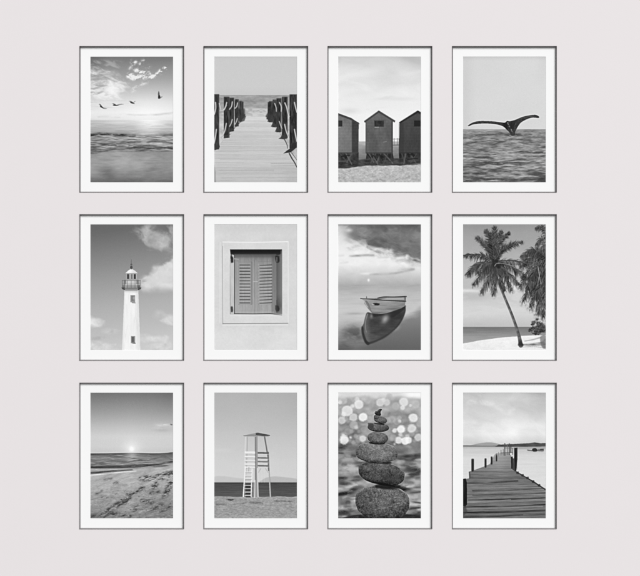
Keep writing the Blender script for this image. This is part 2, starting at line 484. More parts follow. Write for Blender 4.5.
    # sand
    edge = 109.4 + .028 * (XX - 42) * 0 + 2.6 * np.exp(-((XX - 6) / 14) ** 2) - .06 * np.maximum(XX - 60, 0) + .5 * fbm(121, 6, 6, 3)
    sand = 190 + 15 * fbm(123, 4, 1.8, 5, gain=.6) + 20 * fbm(127, 1.6, .9, 4, gain=.65) - .7 * (YY - 112) - 14 * smooth(.3, .8, fbm(128, 2.4, 1.2, 4))
    p.mix(smooth(-.4, .5, YY - edge), sand)
    return p.done(2.2, 3)


def paint_whale():
    p = Picture(0)
    p.a = 212 + 2 * fbm(131, 40, 30, 3) - 9 * smooth(16, 0, XX) - 5 * smooth(70, 83, XX) * smooth(40, 0, YY) - 10 * smooth(5, 0, YY)
    t = smooth(72.6, 73.0, YY)
    w = waves(133, 70.5, 126, 1.3, 2.6, 4)
    wb = waves(134, 70.5, 126, 2.6, 5.4, 3)
    wf = waves(136, 70.5, 126, .6, 1.0, 3)
    w2 = fbm(139, 30, 7, 3, XX + YY, YY)
    k = ramp(YY, [(73, .35), (80, .85), (126, 1.1)])
    crest = 1 - np.abs(w)
    sea = ramp(YY, [(72.6, 158), (75, 146), (82, 142), (100, 143), (114, 137), (126, 126)]) + k * (26 * w + 22 * wb + 15 * wf + 16 * (crest - .65)) + 8 * w2
    sea = sea - 20 * k * smooth(.25, .9, -wb) + 16 * k * smooth(.4, .9, w)
    p.mix(t, sea)
    for c, w0, tone in (([(0, 79), (20, 78.6), (40, 77.6), (58, 78)], 1.5, 76), ([(60, 78.4), (68, 78.2)], 2.2, 74), ([(0, 81.6), (9, 81.2)], 1.8, 84), ([(42, 83.6), (54, 83), (68, 82.6)], 1.4, 82),
                        ([(52, 96.6), (62, 95.6), (80, 96)], 1.9, 80), ([(10, 101.6), (18, 101), (30, 102)], 1.7, 78), ([(22, 106), (33, 107), (44, 106)], 3, 72), ([(42, 104), (52, 103.6), (62, 103.4)], 1.4, 84),
                        ([(10, 117.6), (18, 117), (26, 117.6)], 2.3, 70), ([(0, 124), (16, 122.8), (30, 122.6), (44, 123.4)], 2.4, 66), ([(66, 119), (78, 117.6)], 1.6, 84), ([(40, 115.4), (48, 115.4)], 1.6, 84),
                        ([(14, 87), (24, 87)], 1, 92), ([(0, 93), (16, 92.6)], 1.1, 100)):
        q = Picture(0)
        q.stroke(c, w0 * .6, w0, 1, soft=.5)
        p.mix(np.clip(gauss(q.a, .5) * (.7 + .9 * fbm(141, 4, .9, 5, gain=.6)), 0, .92), tone)
    ripples(p, 149, 74, 88, 240, 4, 8, 84, 180, .7)
    ripples(p, 150, 85, 126, 330, 8, 18, 74, 188, .75)
    tail = [(5.2, 69.3), (8.6, 66.8), (13, 65.2), (18, 64.6), (25, 64.7), (32, 65.1), (38, 65.9), (42.2, 66.2), (44.4, 64.6), (47, 64.9), (49.4, 64.3), (52.4, 63.5), (56, 62),
            (60, 60.4), (65, 59.2), (70, 58.5), (73.6, 58.6), (76.6, 60.3), (75.8, 61.7), (73, 61.4), (69.6, 61.3), (65.6, 62.4), (61.4, 64.3), (58, 66.6), (55.8, 69.4), (54.2, 72.2), (52.6, 75.4), (52, 78.8),
            (48.8, 79), (46.8, 76.2), (43.8, 73), (41.4, 70.8), (38.4, 69.2), (33, 67.9), (27, 67.3), (20, 67.2), (14, 67.6), (9.6, 68.4), (6.4, 69.8)]
    m = p.mask(tail, True)
    p.mix(m, 58 + 15 * fbm(145, 1.6, 1.4, 5, gain=.6))
    p.mix(m * gauss(p.mask([(43, 68), (47, 66.4), (50, 66), (54, 66), (52, 71), (48, 73)], True), .6) * .55, 34)
    p.mix(m * smooth(46, 43.6, XX) * smooth(39, 42, XX) * .8, 30)
    q = Picture(0)
    q.stroke([(45, 66.4), (46.4, 69.4), (48.6, 73), (49.6, 76)], 1.3, .6, 1, soft=.4)
    q.stroke([(53.6, 66), (52, 70), (51, 74)], .5, .4, .5, soft=.3)
    p.mix(m * np.clip(q.a * (.5 + .9 * fbm(147, 1, 1, 3)), 0, 1), 122)
    q = Picture(0)
    q.stroke([(8, 67.2), (14, 65.6), (22, 65.2), (32, 65.9)], .6, .6, .6, soft=.3)
    q.stroke([(56, 63), (64, 60.5), (72, 59.7)], .6, .6, .6, soft=.3)
    p.mix(m * q.a, 96)
    p.mix(gauss(p.mask([(44, 77.8), (56, 77.8), (60, 79.4), (50, 80.2), (42, 79.2)], True), .4) * .7, 66)
    p.stroke([(47, 79.2), (50, 80), (54, 79.4)], .6, .4, 186, .6)
    return p.done(2.6, 4, .16, 1.04, .7)


# -- middle row --------------------------------------------------------------
def paint_lighthouse():
    p = Picture(0)
    p.a = ramp(YY + .14 * (XX - 40), [(-8, 100), (4, 106), (25, 128), (50, 152), (80, 176), (105, 190), (126, 204)])
    f = fbm(151, 16, 11, 6, warp=.9)
    f2 = fbm(158, 6, 5, 5, warp=.8)

    def cloud(cx, cy, rx, ry, tone, al, k=.55):
        d = np.hypot((XX - cx) / rx, (YY - cy) / ry)
        m = smooth(1.05, .25, d + k * f + .2 * f2)
        p.mix(m * al, tone + 15 * f2 + 9 * fbm(157, 3, 2.4, 4, warp=.6))
    cloud(66, 11, 23, 15, 184, .85)
    cloud(78, 16, 17, 14, 190, .8)
    cloud(66, 22, 14, 7, 182, .7)
    cloud(57, 8, 8, 5, 190, .5)
    p.mix(smooth(10, 2, YY) * smooth(60, 66, XX) * smooth(78, 70, XX) * .4, 122)
    b = smooth(-3, 6, (YY - 46) + (XX - 60) * .62 + 5 * f + 2 * f2) * smooth(70, 60, YY + 2.2 * f) * smooth(48, 56, XX + 3 * f2)
    p.mix(b * .88, 222 + 8 * f2)
    cloud(82, 96, 12, 7, 226, .8)
    cloud(69, 90, 7, 5, 208, .4)
    cloud(4, 99, 12, 7, 226, .85, .4)
    cloud(18, 108, 14, 5, 208, .6)
    cloud(10, 113, 12, 4, 172, .5)
    cloud(62, 115, 20, 5.5, 222, .75)
    cloud(8, 122, 26, 6, 218, .7)
    cloud(74, 121, 20, 6, 214, .6)
    # tower
    tw = [(34.4, 64), (48.2, 64), (50.4, 126), (32, 126)]
    xc = (XX - 41.2) / (7 + (YY - 64) * .036)
    p.poly([(x + .0, y) for x, y in tw], 241 - 9 * smooth(.3, 1, xc) * 1.6 - 12 * smooth(-.7, -1, xc) + 5 * fbm(161, 2, 12, 5, gain=.6) - 8 * smooth(.4, .9, fbm(162, 1.4, 10, 4)))
    p.poly([(34.4, 65.5), (48.2, 65.5), (48.3, 68.4), (34.3, 68)], 196, .6, blur=.3)
    # windows
    p.rect(40.4, 71, 45.2, 78.2, 150)
    p.rect(41.4, 71.6, 43.6, 76.8, 126)
    p.rect(42.6, 72.6, 45.2, 75.4, 178, .6)
    p.seg((42.2, 78.6), (45.2, 78.8), .9, .9, 150)
    p.rect(40.8, 112, 45.2, 119.2, 150)
    p.rect(41.6, 112.6, 44, 118, 100)
    p.seg((42.6, 119), (45.2, 119.2), .9, .9, 96)
    p.rect(39.6, 112, 40.6, 118.6, 252, .7)
    # gallery
    p.poly([(31.4, 63.4), (51.4, 63.4), (50.8, 65), (48.6, 66), (34.4, 66), (32.2, 65)], 74)
    p.poly([(34.6, 64.2), (48.2, 64.2), (47.6, 66.6), (35.2, 66.6)], 150, .9)
    p.poly([(36, 55), (46.8, 55), (47.6, 63.6), (35, 63.6)], 205 + 10 * fbm(163, 2, 4, 3))
    p.rect(35, 60.8, 48, 63.6, 130, .7, .3)
    for x in (32.3, 34.6, 37.4, 41.2, 45, 48, 50.2):
        p.seg((x, 56.2), (x, 63.6), .5, .5, 84, .65)
    p.seg((32.2, 56.4), (50.4, 56.4), .5, .5, 88, .8)
    p.seg((32.2, 59.8), (50.4, 59.8), .4, .4, 104, .7)
    p.rect(34, 55.6, 36.4, 60, 104, .6, .2)
    p.rect(46.2, 55.6, 48.6, 60, 104, .6, .2)
    p.rect(47.4, 61, 50, 63.4, 88, .8)
    p.rect(32.4, 61, 34.8, 63.4, 100, .7)
    # lantern room
    p.rect(36.4, 49, 46.6, 55.4, 188)
    for x0, x1, t in ((36.9, 39.4, 74), (40.6, 42.6, 122), (43.6, 45.9, 60)):
        p.rect(x0, 50, x1, 55.2, t)
    p.rect(36, 54.8, 47, 55.8, 160)
    p.poly([(36.2, 49.4), (37.4, 47.2), (39.4, 45.6), (41.4, 45), (43.4, 45.6), (45.6, 47.2), (46.8, 49.4)], 226 + 18 * smooth(44, 40, XX), curve=True)
    p.seg((36.4, 49.3), (46.6, 49.3), .7, .7, 130, .8)
    p.ell(41.3, 43.2, 1.2, 1.6, 66)
    p.ell(41.3, 40.2, 1.1, .7, 88, .9)
    p.seg((41.3, 45), (41.3, 35.4), .75, .35, 92, .9)
    p.seg((39.4, 41.6), (43.2, 41.6), .4, .4, 120, .7)
    p.seg((40, 38), (42.6, 38), .35, .35, 130, .6)
    return p.done(2.0, 6)


def paint_shutters():
    p = Picture(0)
    p.a = 215 + 4 * fbm(171, 20, 14, 5, warp=.6) + 2.4 * fbm(177, 2, 2, 3) - 8 * smooth(12, 2, YY) + 5 * smooth(100, 112, YY)
    blot = smooth(.2, .9, fbm(173, 12, 8, 4, warp=.7)) * smooth(98, 106, YY)
    p.mix(blot * .3, 228)
    # raised plaster surround
    p.rect(9, 17.4, 74.4, 99.2, 217 + 3.5 * fbm(179, 7, 10, 4) + 2 * fbm(180, 1.5, 1.5, 2))
    p.stroke([(9, 17.8), (40, 18.2), (74.2, 17.4)], 1, 1, 240, .9, False, .3)
    p.seg((6.2, 18), (6, 99), .9, .9, 228, .7, .4)
    p.seg((8.6, 22), (8.9, 100), .55, .6, 132, .65, .3)
    p.seg((9.6, 20), (9.8, 98), .6, .6, 226, .7, .3)
    p.seg((74.4, 18), (74.4, 98), 1, 1, 232, .7, .4)
    p.seg((9, 99.6), (74, 99.2), .75, .6, 112, .85, .25)
    p.seg((9, 101), (74, 100.8), 1.2, 1, 232, .6, .4)
    # reveal
    p.rect(16, 25.2, 68.2, 90.4, 150)
    p.poly([(16, 25.2), (21, 31), (21, 90), (16.6, 90)], 196 + 6 * fbm(181, 2, 8, 3))
    p.poly([(62, 31), (68.2, 25.2), (68.2, 90.4), (62, 89)], ramp(YY, [(25, 48), (34, 84), (70, 92), (82, 66), (90, 110)]) + 22 * smooth(62, 66, XX))
    p.poly([(16, 25.2), (68.2, 25.2), (67.4, 29.6), (62, 32), (21, 31), (16.6, 30)], ramp(YY, [(25, 52), (26.4, 24), (29, 34), (32, 80)]))
    p.rect(66.6, 26, 68.4, 90.4, 134, .55, .4)
    # shutter leaves
    wood = ramp(YY, [(30, 96), (33, 130), (38, 150), (60, 158), (90, 168)]) + 7 * fbm(183, 1.2, 16, 4) + 4 * fbm(186, .6, 3, 3)
    p.rect(20.4, 30.4, 41, 89.4, wood)
    p.rect(41, 30.4, 62.4, 89.4, wood - 4)
    p.rect(57.6, 31, 62.6, 89.4, wood * .78, .85, .4)
    p.rect(20.6, 30, 62, 33.4, 84, .5, .6)
    p.seg((20.6, 31), (20.6, 89.6), .7, .8, 40, .9)
    p.seg((41, 33), (41, 89.4), .35, .4, 106, .8)
    p.seg((42, 36), (42, 89), .5, .5, 182, .6)
    p.seg((37.4, 37.6), (37.4, 80.4), .45, .45, 98, .9)
    p.seg((38.6, 38), (38.6, 80), .45, .45, 120, .8)
    p.seg((36.2, 38), (36.2, 79), .35, .35, 170, .6)
    p.seg((23.4, 38), (23.4, 88), .5, .5, 178, .6)
    for c in ([(24.6, 37.9), (38, 37.8)], [(44, 37.6), (58, 37.6)], [(24.6, 80.2), (38, 80.2)], [(44.6, 80.4), (58, 80.2)]):
        p.seg(c[0], c[1], .45, .45, 124, .8)
    for k in range(13):
        y = 40.9 + k * 3.16
        p.seg((26, y), (36, y), 1., .95, 82, .95, .2)
        p.seg((26, y + 1.2), (36, y + 1.1), .7, .7, 184, .6, .3)
        z = y + .1
        p.seg((45.6, z + .35), (57.8, z - .3), .75, 1.1, 88, .95, .2)
        p.seg((45.6, z + 1.4), (57.8, z + .9), .7, .7, 192, .6, .3)
        p.seg((44.4, z - .8), (45.8, z + .4), .8, .4, 176, .6, .3)
    p.seg((39.6, 57.3), (44, 57.5), .5, .5, 205, .8)
    p.seg((22, 88), (60, 88), .7, .7, 188, .6)
    p.stroke([(20.4, 89.6), (40, 89.9), (56, 89.4), (61, 90.2), (67.8, 91)], .9, .9, 52, .95, False)
    # hinges and latches
    for c, t in (([(16.6, 31.6), (18.8, 32.4), (19.6, 34.2), (19.4, 38.4), (17, 38.8)], 30), ([(61.4, 31.4), (65.4, 32), (65.8, 37), (64.4, 38.8), (62.2, 38.2), (61.4, 35)], 38),
                 ([(16.8, 82.6), (18.2, 82), (19, 83), (19.2, 87), (18.4, 88.2), (17, 87.8)], 52), ([(61.6, 81), (64.4, 81.6), (65.8, 84.6), (65, 87.2), (62.4, 87.6), (61.4, 85)], 44)):
        p.poly(c, t, .9, False, .3)
    p.seg((19.8, 33), (20, 37.4), .8, .6, 178, .9)
    p.seg((20.6, 34.6), (24.4, 35.2), 1.3, 1.2, 168, .8)
    p.seg((63, 33.2), (63, 37.4), .6, .6, 150, .8)
    p.seg((17.4, 30), (17.2, 34), 1.2, 1.4, 44, .8)
    p.seg((62.8, 76), (63, 88), .7, .7, 74, .8)
    p.rect(16.2, 90.2, 68.4, 92, 226, .6, .3)
    return p.done(2.0, 7)


def paint_boat():
    p = Picture(0)
    f = fbm(191, 22, 9, 6, XX, YY - .35 * XX, .55, .9)
    f2 = fbm(198, 7, 4, 5, warp=.8)
    p.a = ramp(YY, [(0, 200), (12, 222), (28, 238), (40, 236), (48, 214), (56, 190), (60, 178), (62, 172)]) + 4 * f2
    # dark cloud mass, its lower edge running down to the right
    e = YY - ramp(XX, [(0, 5), (8, 12), (16, 18), (30, 22), (46, 27), (60, 33), (83, 41)]) + 4.5 * f + 2.2 * f2
    m0 = smooth(10, -3, e + 3 * f2) * smooth(-2, 9, XX + 5 * f2)
    p.mix(m0 * .55, 172 + 16 * f2)
    m = smooth(3.4, -7, e + 1.6 * f2) * smooth(5, 16, XX + 6 * f2 + 4 * f)
    tone = ramp(XX, [(0, 150), (20, 128), (40, 106), (83, 114)]) + 15 * f + 14 * f2 - 14 * smooth(8, 0, YY) + 14 * smooth(-6, 2, e)
    p.mix(m * .95, tone)
    p.mix(np.exp(-((XX - 26) / 4) ** 2 - ((YY - 12) / 7) ** 2) * .5 * (.6 + f2), 160)
    p.mix(np.exp(-((XX - 15) / 6) ** 2 - ((YY - 10) / 5) ** 2) * .5, 110)
    p.mix(np.exp(-((XX - 11) / 3.4) ** 2 - ((YY - 6) / 2) ** 2) * .75, 226)
    p.mix(smooth(3, 0, YY) * smooth(30, 10, XX) * .6, 120)
    for c, w, t, al in (([(12, 31.8), (20, 31.6), (28, 31), (36, 31.2)], 1.9, 138, .85), ([(40, 33.6), (50, 33)], 1.6, 190, .6), ([(0, 31.6), (6, 31.2)], 1.2, 205, .7), ([(32, 50.4), (44, 50), (58, 49), (76, 45)], 2.2, 166, .8), ([(2, 39), (10, 38)], 1.6, 205, .5), ([(60, 46), (74, 44.4)], 1.6, 170, .5)):
        q = Picture(0)
        q.stroke(c, w * .6, w, 1, soft=.6)
        p.mix(np.clip(gauss(q.a, .6) * (.85 + .5 * f2), 0, 1) * al, t)
    p.mix(np.exp(-((XX - 30.8) / 1.1) ** 2 - ((YY - 56) / 1.5) ** 2) * .9, 250)
    p.mix(np.exp(-((XX - 28) / 6) ** 2 - ((YY - 49.4) / 1.2) ** 2) * .7, 240)
    # water, mirror still
    w = smooth(60.2, 61, YY)
    g = fbm(201, 30, 7, 5, warp=.7)
    water = ramp(YY, [(60, 172), (68, 184), (78, 196), (88, 202), (95, 198), (104, 178), (114, 148), (126, 112)]) + 7 * g + 3 * fbm(204, 12, .9, 3)
    sh = smooth(-5, 7, (YY - 92) + (XX - 70) * .62 + 5 * g)
    water = water + (ramp(YY, [(80, 140), (104, 112), (126, 96)]) - water) * sh * smooth(62, 82, XX + 4 * g + (YY - 84) * 1.4) * .9
    water = water - 66 * np.clip(np.exp(-((XX - 16) / 11) ** 2 - ((YY - 108) / 8) ** 2) * (1 + .6 * fbm(206, 7, 4, 5, warp=.8)), 0, 1) - 26 * smooth(.0, .8, g) * smooth(98, 112, YY) * smooth(34, 18, XX) - 30 * np.exp(-((XX - 17) / 9) ** 2 - ((YY - 89.5) / 1.2) ** 2)
    water = water - 22 * smooth(20, 4, XX) * smooth(110, 126, YY)
    p.mix(w, water)
    # reflection
    refl = [(29.4, 88.4), (27.4, 93), (26, 99), (23.6, 104.6), (24, 110), (26, 116), (29, 120.4), (33, 119.4), (40, 116.6), (48, 112.4), (55, 107), (61.4, 101), (66, 93), (68, 86), (66.6, 82.4), (60, 85), (50, 88.6), (40, 90), (34, 89)]
    m = p.mask(refl, True, .25)
    p.mix(m, 62 + 12 * fbm(207, 8, 4, 4) + 14 * smooth(66, 40, XX) * smooth(90, 112, YY) + 3 * fbm(209, 12, .7, 3))
    p.mix(m * smooth(34, 28, XX) * .35, 140)
    p.stroke([(29.8, 90), (28, 96), (27.6, 103), (28.6, 108)], 1.2, .8, 132, .7)
    p.stroke([(24.6, 103), (25.4, 110), (27.8, 117), (30.4, 119.6)], 1.8, 2.6, 46, .6, soft=.9)
    p.stroke([(30, 119.6), (38, 117), (48, 112.2), (58, 104), (64.6, 94)], 2.2, 1, 52, .5, soft=.9)
    p.poly([(34, 89.4), (44, 89.6), (54, 87.6), (62, 84.6), (67, 81), (67.4, 84), (60, 90.4), (54, 93.6), (50, 92), (42, 91.8), (36, 92.6)], 44, .9, True, .4)
    p.mix(np.exp(-(((XX - 47.4) * .85 + (YY - 95) * .5) / 3) ** 2 - (((YY - 95) * .85 - (XX - 47.4) * .5) / 4.6) ** 2) * .85, 176)
    p.mix(np.exp(-((XX - 33.6) / 1.4) ** 2 - ((YY - 92) / 2.4) ** 2) * .7, 150)
    # hull
    hull = [(23.2, 74.4), (26, 74.8), (30, 75.4), (40, 76), (54, 76.8), (67.8, 77.4), (67, 82), (63.4, 84.2), (56, 86.6), (47, 88.8), (38, 89.6), (34.6, 89.2), (32.6, 86), (30, 80), (27.6, 77), (25, 75.8)]
    m = p.poly(hull, 150 + 8 * fbm(211, 6, 2, 4) - 16 * smooth(50, 67, XX))
    p.stroke([(31, 80.6), (45, 81.6), (58, 82), (67, 80.4)], .4, .4, 112, .7)
    p.stroke([(32, 84), (44, 85.2), (56, 84.6), (65, 82.4)], .35, .35, 120, .6)
    p.mix(m * np.exp(-((XX - 56) / 9) ** 2 - ((YY - 84.8) / 1.5) ** 2) * .6, 92)
    p.mix(m * smooth(86.6, 89, YY) * .55, 84)
    p.poly([(28.4, 76.4), (31, 79.4), (33.4, 86), (34.6, 89.2), (32, 86.6), (28.8, 82.6), (26.4, 78.6)], 104, .75, True)
    p.stroke([(26.6, 77), (28.4, 81), (30, 83)], 1.1, .8, 178, .8)
    # inside and gunwales
    p.poly([(25, 74.2), (36, 74.2), (46, 73.2), (56, 73), (68.2, 72.6), (68, 76.8), (54, 76.4), (40, 75.6), (30, 75)], 122)
    p.poly([(42, 75.6), (50, 73.6), (66, 73.4), (66.6, 75.6)], 178, .8)
    p.stroke([(22.8, 74.4), (30, 75), (44, 76), (58, 76.8), (68, 77.2)], .9, 1, 46, .95)
    p.stroke([(40, 74), (46, 72.8), (56, 72.9), (68.4, 72.4)], .9, 1.3, 54, .95)
    p.stroke([(24, 74.8), (34, 75.8), (46, 76.9), (66, 78)], .4, .4, 190, .5)
    p.seg((28.8, 72.6), (28.8, 75), .8, .8, 100)
    p.seg((67.8, 72.4), (67.4, 77.4), .8, .8, 90, .8)
    p.poly([(35, 79.4), (38, 78.8), (42, 79.6), (40.6, 81.2), (37, 81.2)], 36, .95, True)
    p.seg((34.4, 80.2), (36.4, 80.4), .8, .6, 205, .8)
    return p.done(2.0, 8)


FROND_GAPS = fbm(219, 1.3, 2.2, 4, gain=.6)


def frond(p, root, mid, tip, length, seed, lo=34, hi=92, droop=.8, w=.75, side=(1, -1)):
    """one feather frond: a bending midrib with leaflets that hang from it"""
    rs = random.Random(seed)
    pts = spline([root, mid, tip], 30)
    N = len(pts) - 1
    base = rs.uniform(-10, 10)
    under = Picture(0)
    under.stroke([root, mid, tip], length * .62, length * .56, 1, soft=length * .25)
    under.a = np.roll(under.a, int(droop * length * .22 * SS), 0)
    p.mix(np.clip(under.a * (.5 + 1.1 * FROND_GAPS), 0, 1) * .5, lo + 14)
    for k in range(2, N + 1):
        t = k / N
        x, y = pts[k]
        dx, dy = pts[k] - pts[k - 1]
        L = math.hypot(dx, dy) + 1e-6
        dx, dy = dx / L, dy / L
        for s in side:
            if rs.random() < .16:
                continue
            ll = 1.16 * length * math.sin(math.pi * min(1, .16 + .8 * t)) ** .7 * rs.uniform(.5, 1.15)
            nx, ny = -dy * s, dx * s
            sp = rs.uniform(.4, 1.0)
            ax, ay = dx * .8 + nx * sp, dy * .8 + ny * sp + droop * rs.uniform(.3, .75)
            q = math.hypot(ax, ay) + 1e-6
            ax, ay = ax / q, ay / q
            m1 = (x + ax * ll * .5, y + ay * ll * .5)
            m2 = (x + ax * ll * .84, y + ay * ll + droop * ll * .2)
            tone = base + rs.uniform(lo, hi) + (rs.uniform(20, 50) if s * dx < 0 and rs.random() < .28 else 0)
            ww = w * rs.uniform(.55, .85)
            p.seg((x, y), m1, ww * .8, ww, tone, .88, .25)
            p.seg(m1, m2, ww, .1, tone, .85, .25)
    p.stroke([root, mid, tip], .7, .2, 96, .6)


def paint_palms():
    p = Picture(0)
    p.a = ramp(YY, [(0, 150), (8, 158), (30, 172), (50, 186), (64, 186), (76, 202), (90, 208), (98, 196), (103, 188)]) + 3 * fbm(221, 20, 9, 4)
    p.mix(np.exp(-((YY - 66.4 - .03 * XX) / 1.7) ** 2) * smooth(40, 5, XX) * .8, 226)
    p.mix(smooth(68, 72, YY) * smooth(79, 74, YY) * smooth(36, 12, XX) * .45, 178)
    p.mix(smooth(-.3, .5, fbm(223, 26, 7, 5, warp=.6)) * smooth(58, 66, YY) * smooth(96, 82, YY) * .35, 224)
    p.mix(np.exp(-((XX - 50) / 9) ** 2 - ((YY - 62) / 6) ** 2) * .85, 236)
    # sea
    p.mix(smooth(102.6, 103, YY), ramp(YY, [(102.8, 116), (108, 132), (112, 150), (118, 160)]) + 5 * fbm(227, 12, 1, 4))
    p.mix(smooth(-.5, 1.0, (YY - 111) + (XX - 30) * .16 - 1.6 + .5 * fbm(228, 8, 3, 3)) * smooth(108, 112, YY + XX * .03) * .0, 190)
    # beach
    e = 119.4 - .19 * (XX - 0) + .0011 * XX ** 2 + .3 * fbm(229, 6, 4, 3)
    sand = 234 + 5 * fbm(231, 8, 3, 4) + 4 * fbm(233, 1.4, .8, 3) - 4 * smooth(119, 126, YY)
    p.mix(smooth(-.35, .35, YY - e), sand)
    # far bushes right, ground shade
    p.poly([(60, 108), (66, 105.6), (72, 107), (83, 106), (83, 112), (70, 111), (62, 110.4)], 120 + 30 * fbm(235, 3, 1, 4), .0)
    m = gauss(p.mask([(58, 120.6), (66, 119.6), (78, 118), (83, 115), (83, 124), (78, 121.4), (66, 121.8)], True), .5)
    p.mix(np.clip(m * (.8 + .5 * fbm(237, 4, 1.2, 4)), 0, 1), 112)
    p.stroke([(62, 117), (70, 115.6), (78, 113.4)], .8, 1.6, 170, .7, soft=.4)
    p.stroke([(60, 123), (72, 122.6), (83, 124)], .7, 1.2, 176, .6, soft=.4)
    rs = random.Random(77)
    bush = fbm(239, 5, 4, 4)
    for k in range(620):
        a = rs.uniform(0, 6.28)
        r = rs.random() ** .5 * (.8 + .16 * math.sin(3 * a + 1) + .12 * math.sin(5 * a))
        x, y = 75.5 + math.cos(a) * r * 11, 104.4 + math.sin(a) * r * 8
        if x < 82.8 and bush[min(NY - 1, int(y * SS)), int(x * SS)] < -.45:
            continue
        if y > 111.4:
            continue
        an = rs.uniform(-1.2, 1.2) - 1.57
        ll = rs.uniform(1, 2.6)
        p.seg((x, y), (x + math.cos(an) * ll, y + math.sin(an) * ll * .8), rs.uniform(.5, 1), .2, rs.choice((44, 52, 62, 74, 90, 118)) + 16 * (104 - y) / 7, .85, .25)
    p.ell(74.4, 95.4, 1.4, 1.1, 56, .8, soft=.6)
    p.poly([(77.6, 113), (83, 112), (83, 124), (79, 122.4)], 110, .7, True, .3)
    # right-hand palm crown, mostly out of the picture
    m = gauss(p.mask([(62, 32), (70, 26), (83, 27), (83, 84), (78, 83), (72, 75), (66, 68), (61, 60), (59, 46)], True), 1.6)
    p.mix(np.clip(m * (.42 + 1.25 * fbm(241, 2.4, 4.4, 5, gain=.62)), 0, .92), 54 + 22 * fbm(243, 1, 5, 4))
    for i, (rt, md, tp, ln) in enumerate((
            ((86, 42), (72, 26), (59, 32), 8), ((86, 44), (74, 32), (58, 42), 9), ((86, 44), (72, 40), (58, 62), 10), ((86, 46), (74, 48), (61, 76), 11),
            ((86, 46), (77, 52), (68, 82), 11), ((86, 46), (80, 56), (75, 90), 11), ((86, 44), (83, 62), (81, 92), 10), ((84, 30), (80, 15), (74, 20), 6), ((84, 14), (80, 3), (73.5, 4), 5),
            ((86, 40), (78, 28), (68, 27), 8), ((86, 46), (74, 44), (64, 66), 10), ((86, 52), (80, 60), (70, 74), 9), ((86, 40), (82, 36), (76, 48), 8), ((86, 30), (84, 36), (80, 60), 9))):
        frond(p, rt, md, tp, ln, 300 + i, 26, 104, 1.15, .85)
    for k in range(26):
        x, y = rs.uniform(70, 83), rs.uniform(32, 76)
        p.seg((x, y), (x - rs.uniform(-1, 2), y + rs.uniform(4, 10)), .5, .2, rs.choice((150, 165, 30, 28, 28)), .7)
    p.stroke([(78.4, 60), (76.4, 50), (75, 42)], .5, .4, 190, .7)
    p.stroke([(74.6, 62), (76.4, 54), (77.6, 48)], .5, .4, 176, .7)
    # leaning trunk
    tr = spline([(31.2, 44), (34.4, 54), (38.4, 64.4), (43.2, 76), (48.6, 89), (53, 101), (56.4, 112), (58.2, 121.4)], 8)
    N = len(tr) - 1
    for k in range(N):
        t = k / N
        wd = 2.0 + 1.1 * t + 2.2 * max(0, t - .82) * 5 * .8
        p.seg(tr[k], tr[k + 1], wd, wd, 96 + 12 * math.sin(k * 1.9) + 8 * math.sin(k * 5.3))
        p.seg((tr[k][0] - wd * .3, tr[k][1]), (tr[k + 1][0] - wd * .3, tr[k + 1][1]), wd * .25, wd * .25, 150, .55)
        p.seg((tr[k][0] + wd * .3, tr[k][1]), (tr[k + 1][0] + wd * .3, tr[k + 1][1]), wd * .35, wd * .35, 58, .6)
    p.poly([(55.4, 121.4), (56.2, 118), (58, 117), (59.8, 119), (61.2, 121.4), (58, 121.9)], 48, .85, True, .35)
    # the crown, back fronds first
    R = (32.2, 38.4)
    for i, (md, tp, ln, sd) in enumerate((
            ((31.6, 18), (32.2, 3), 7.5, (1, -1)), ((28, 18), (23, 6), 6, (1, -1)), ((24.6, 22), (14, 13.4), 6.4, (1, -1)), ((37.6, 18), (47, 8.6), 5.6, (1, -1)), ((41, 24), (59.6, 18), 6.4, (1, -1)),
            ((20, 31.4), (1.4, 31), 6.4, (1, -1)), ((16, 40), (4.4, 50), 8, (1, -1)), ((23, 46), (11, 60), 8, (1, -1)), ((27.6, 50), (19, 68), 8.4, (1, -1)), ((31.6, 52), (31, 70), 8, (1, -1)),
            ((40, 46), (49, 66), 8, (1, -1)), ((46, 41), (63, 52), 8.4, (1, -1)), ((48, 36.6), (66, 40), 7, (1, -1)), ((42, 46), (56, 60), 8.4, (1, -1)), ((35.6, 50), (42, 66), 7.6, (1, -1)),
            ((34.6, 20), (39, 7), 6, (1, -1)), ((38, 27), (49, 21), 6, (1, -1)), ((27, 25), (19, 18), 6, (1, -1)), ((29.6, 20), (28.6, 9), 6, (1, -1)), ((25, 41), (15, 48), 7, (1, -1)))):
        frond(p, R, md, tp, ln, 400 + i, 30, 92 if i != 12 else 120, .95 if tp[1] > 25 else .35, .72, sd)
    p.stroke([R, (46, 40.6), (62, 48.4)], .8, .5, 150, .7)
    p.stroke([(34, 37), (48, 36.2), (60, 38)], .7, .4, 40, .8)
    p.ell(32.6, 39, 3.2, 4, 44, .8, soft=.8)
    p.ell(36, 42.4, 2.2, 2, 40, .8, soft=.5)
    p.ell(38.4, 34.8, 1.2, .9, 182, .8)
    p.stroke([(32, 42), (33.6, 39.6), (37, 39)], .6, .5, 168, .8)
    return p.done(2.4, 9, .22, 1.04, .6)


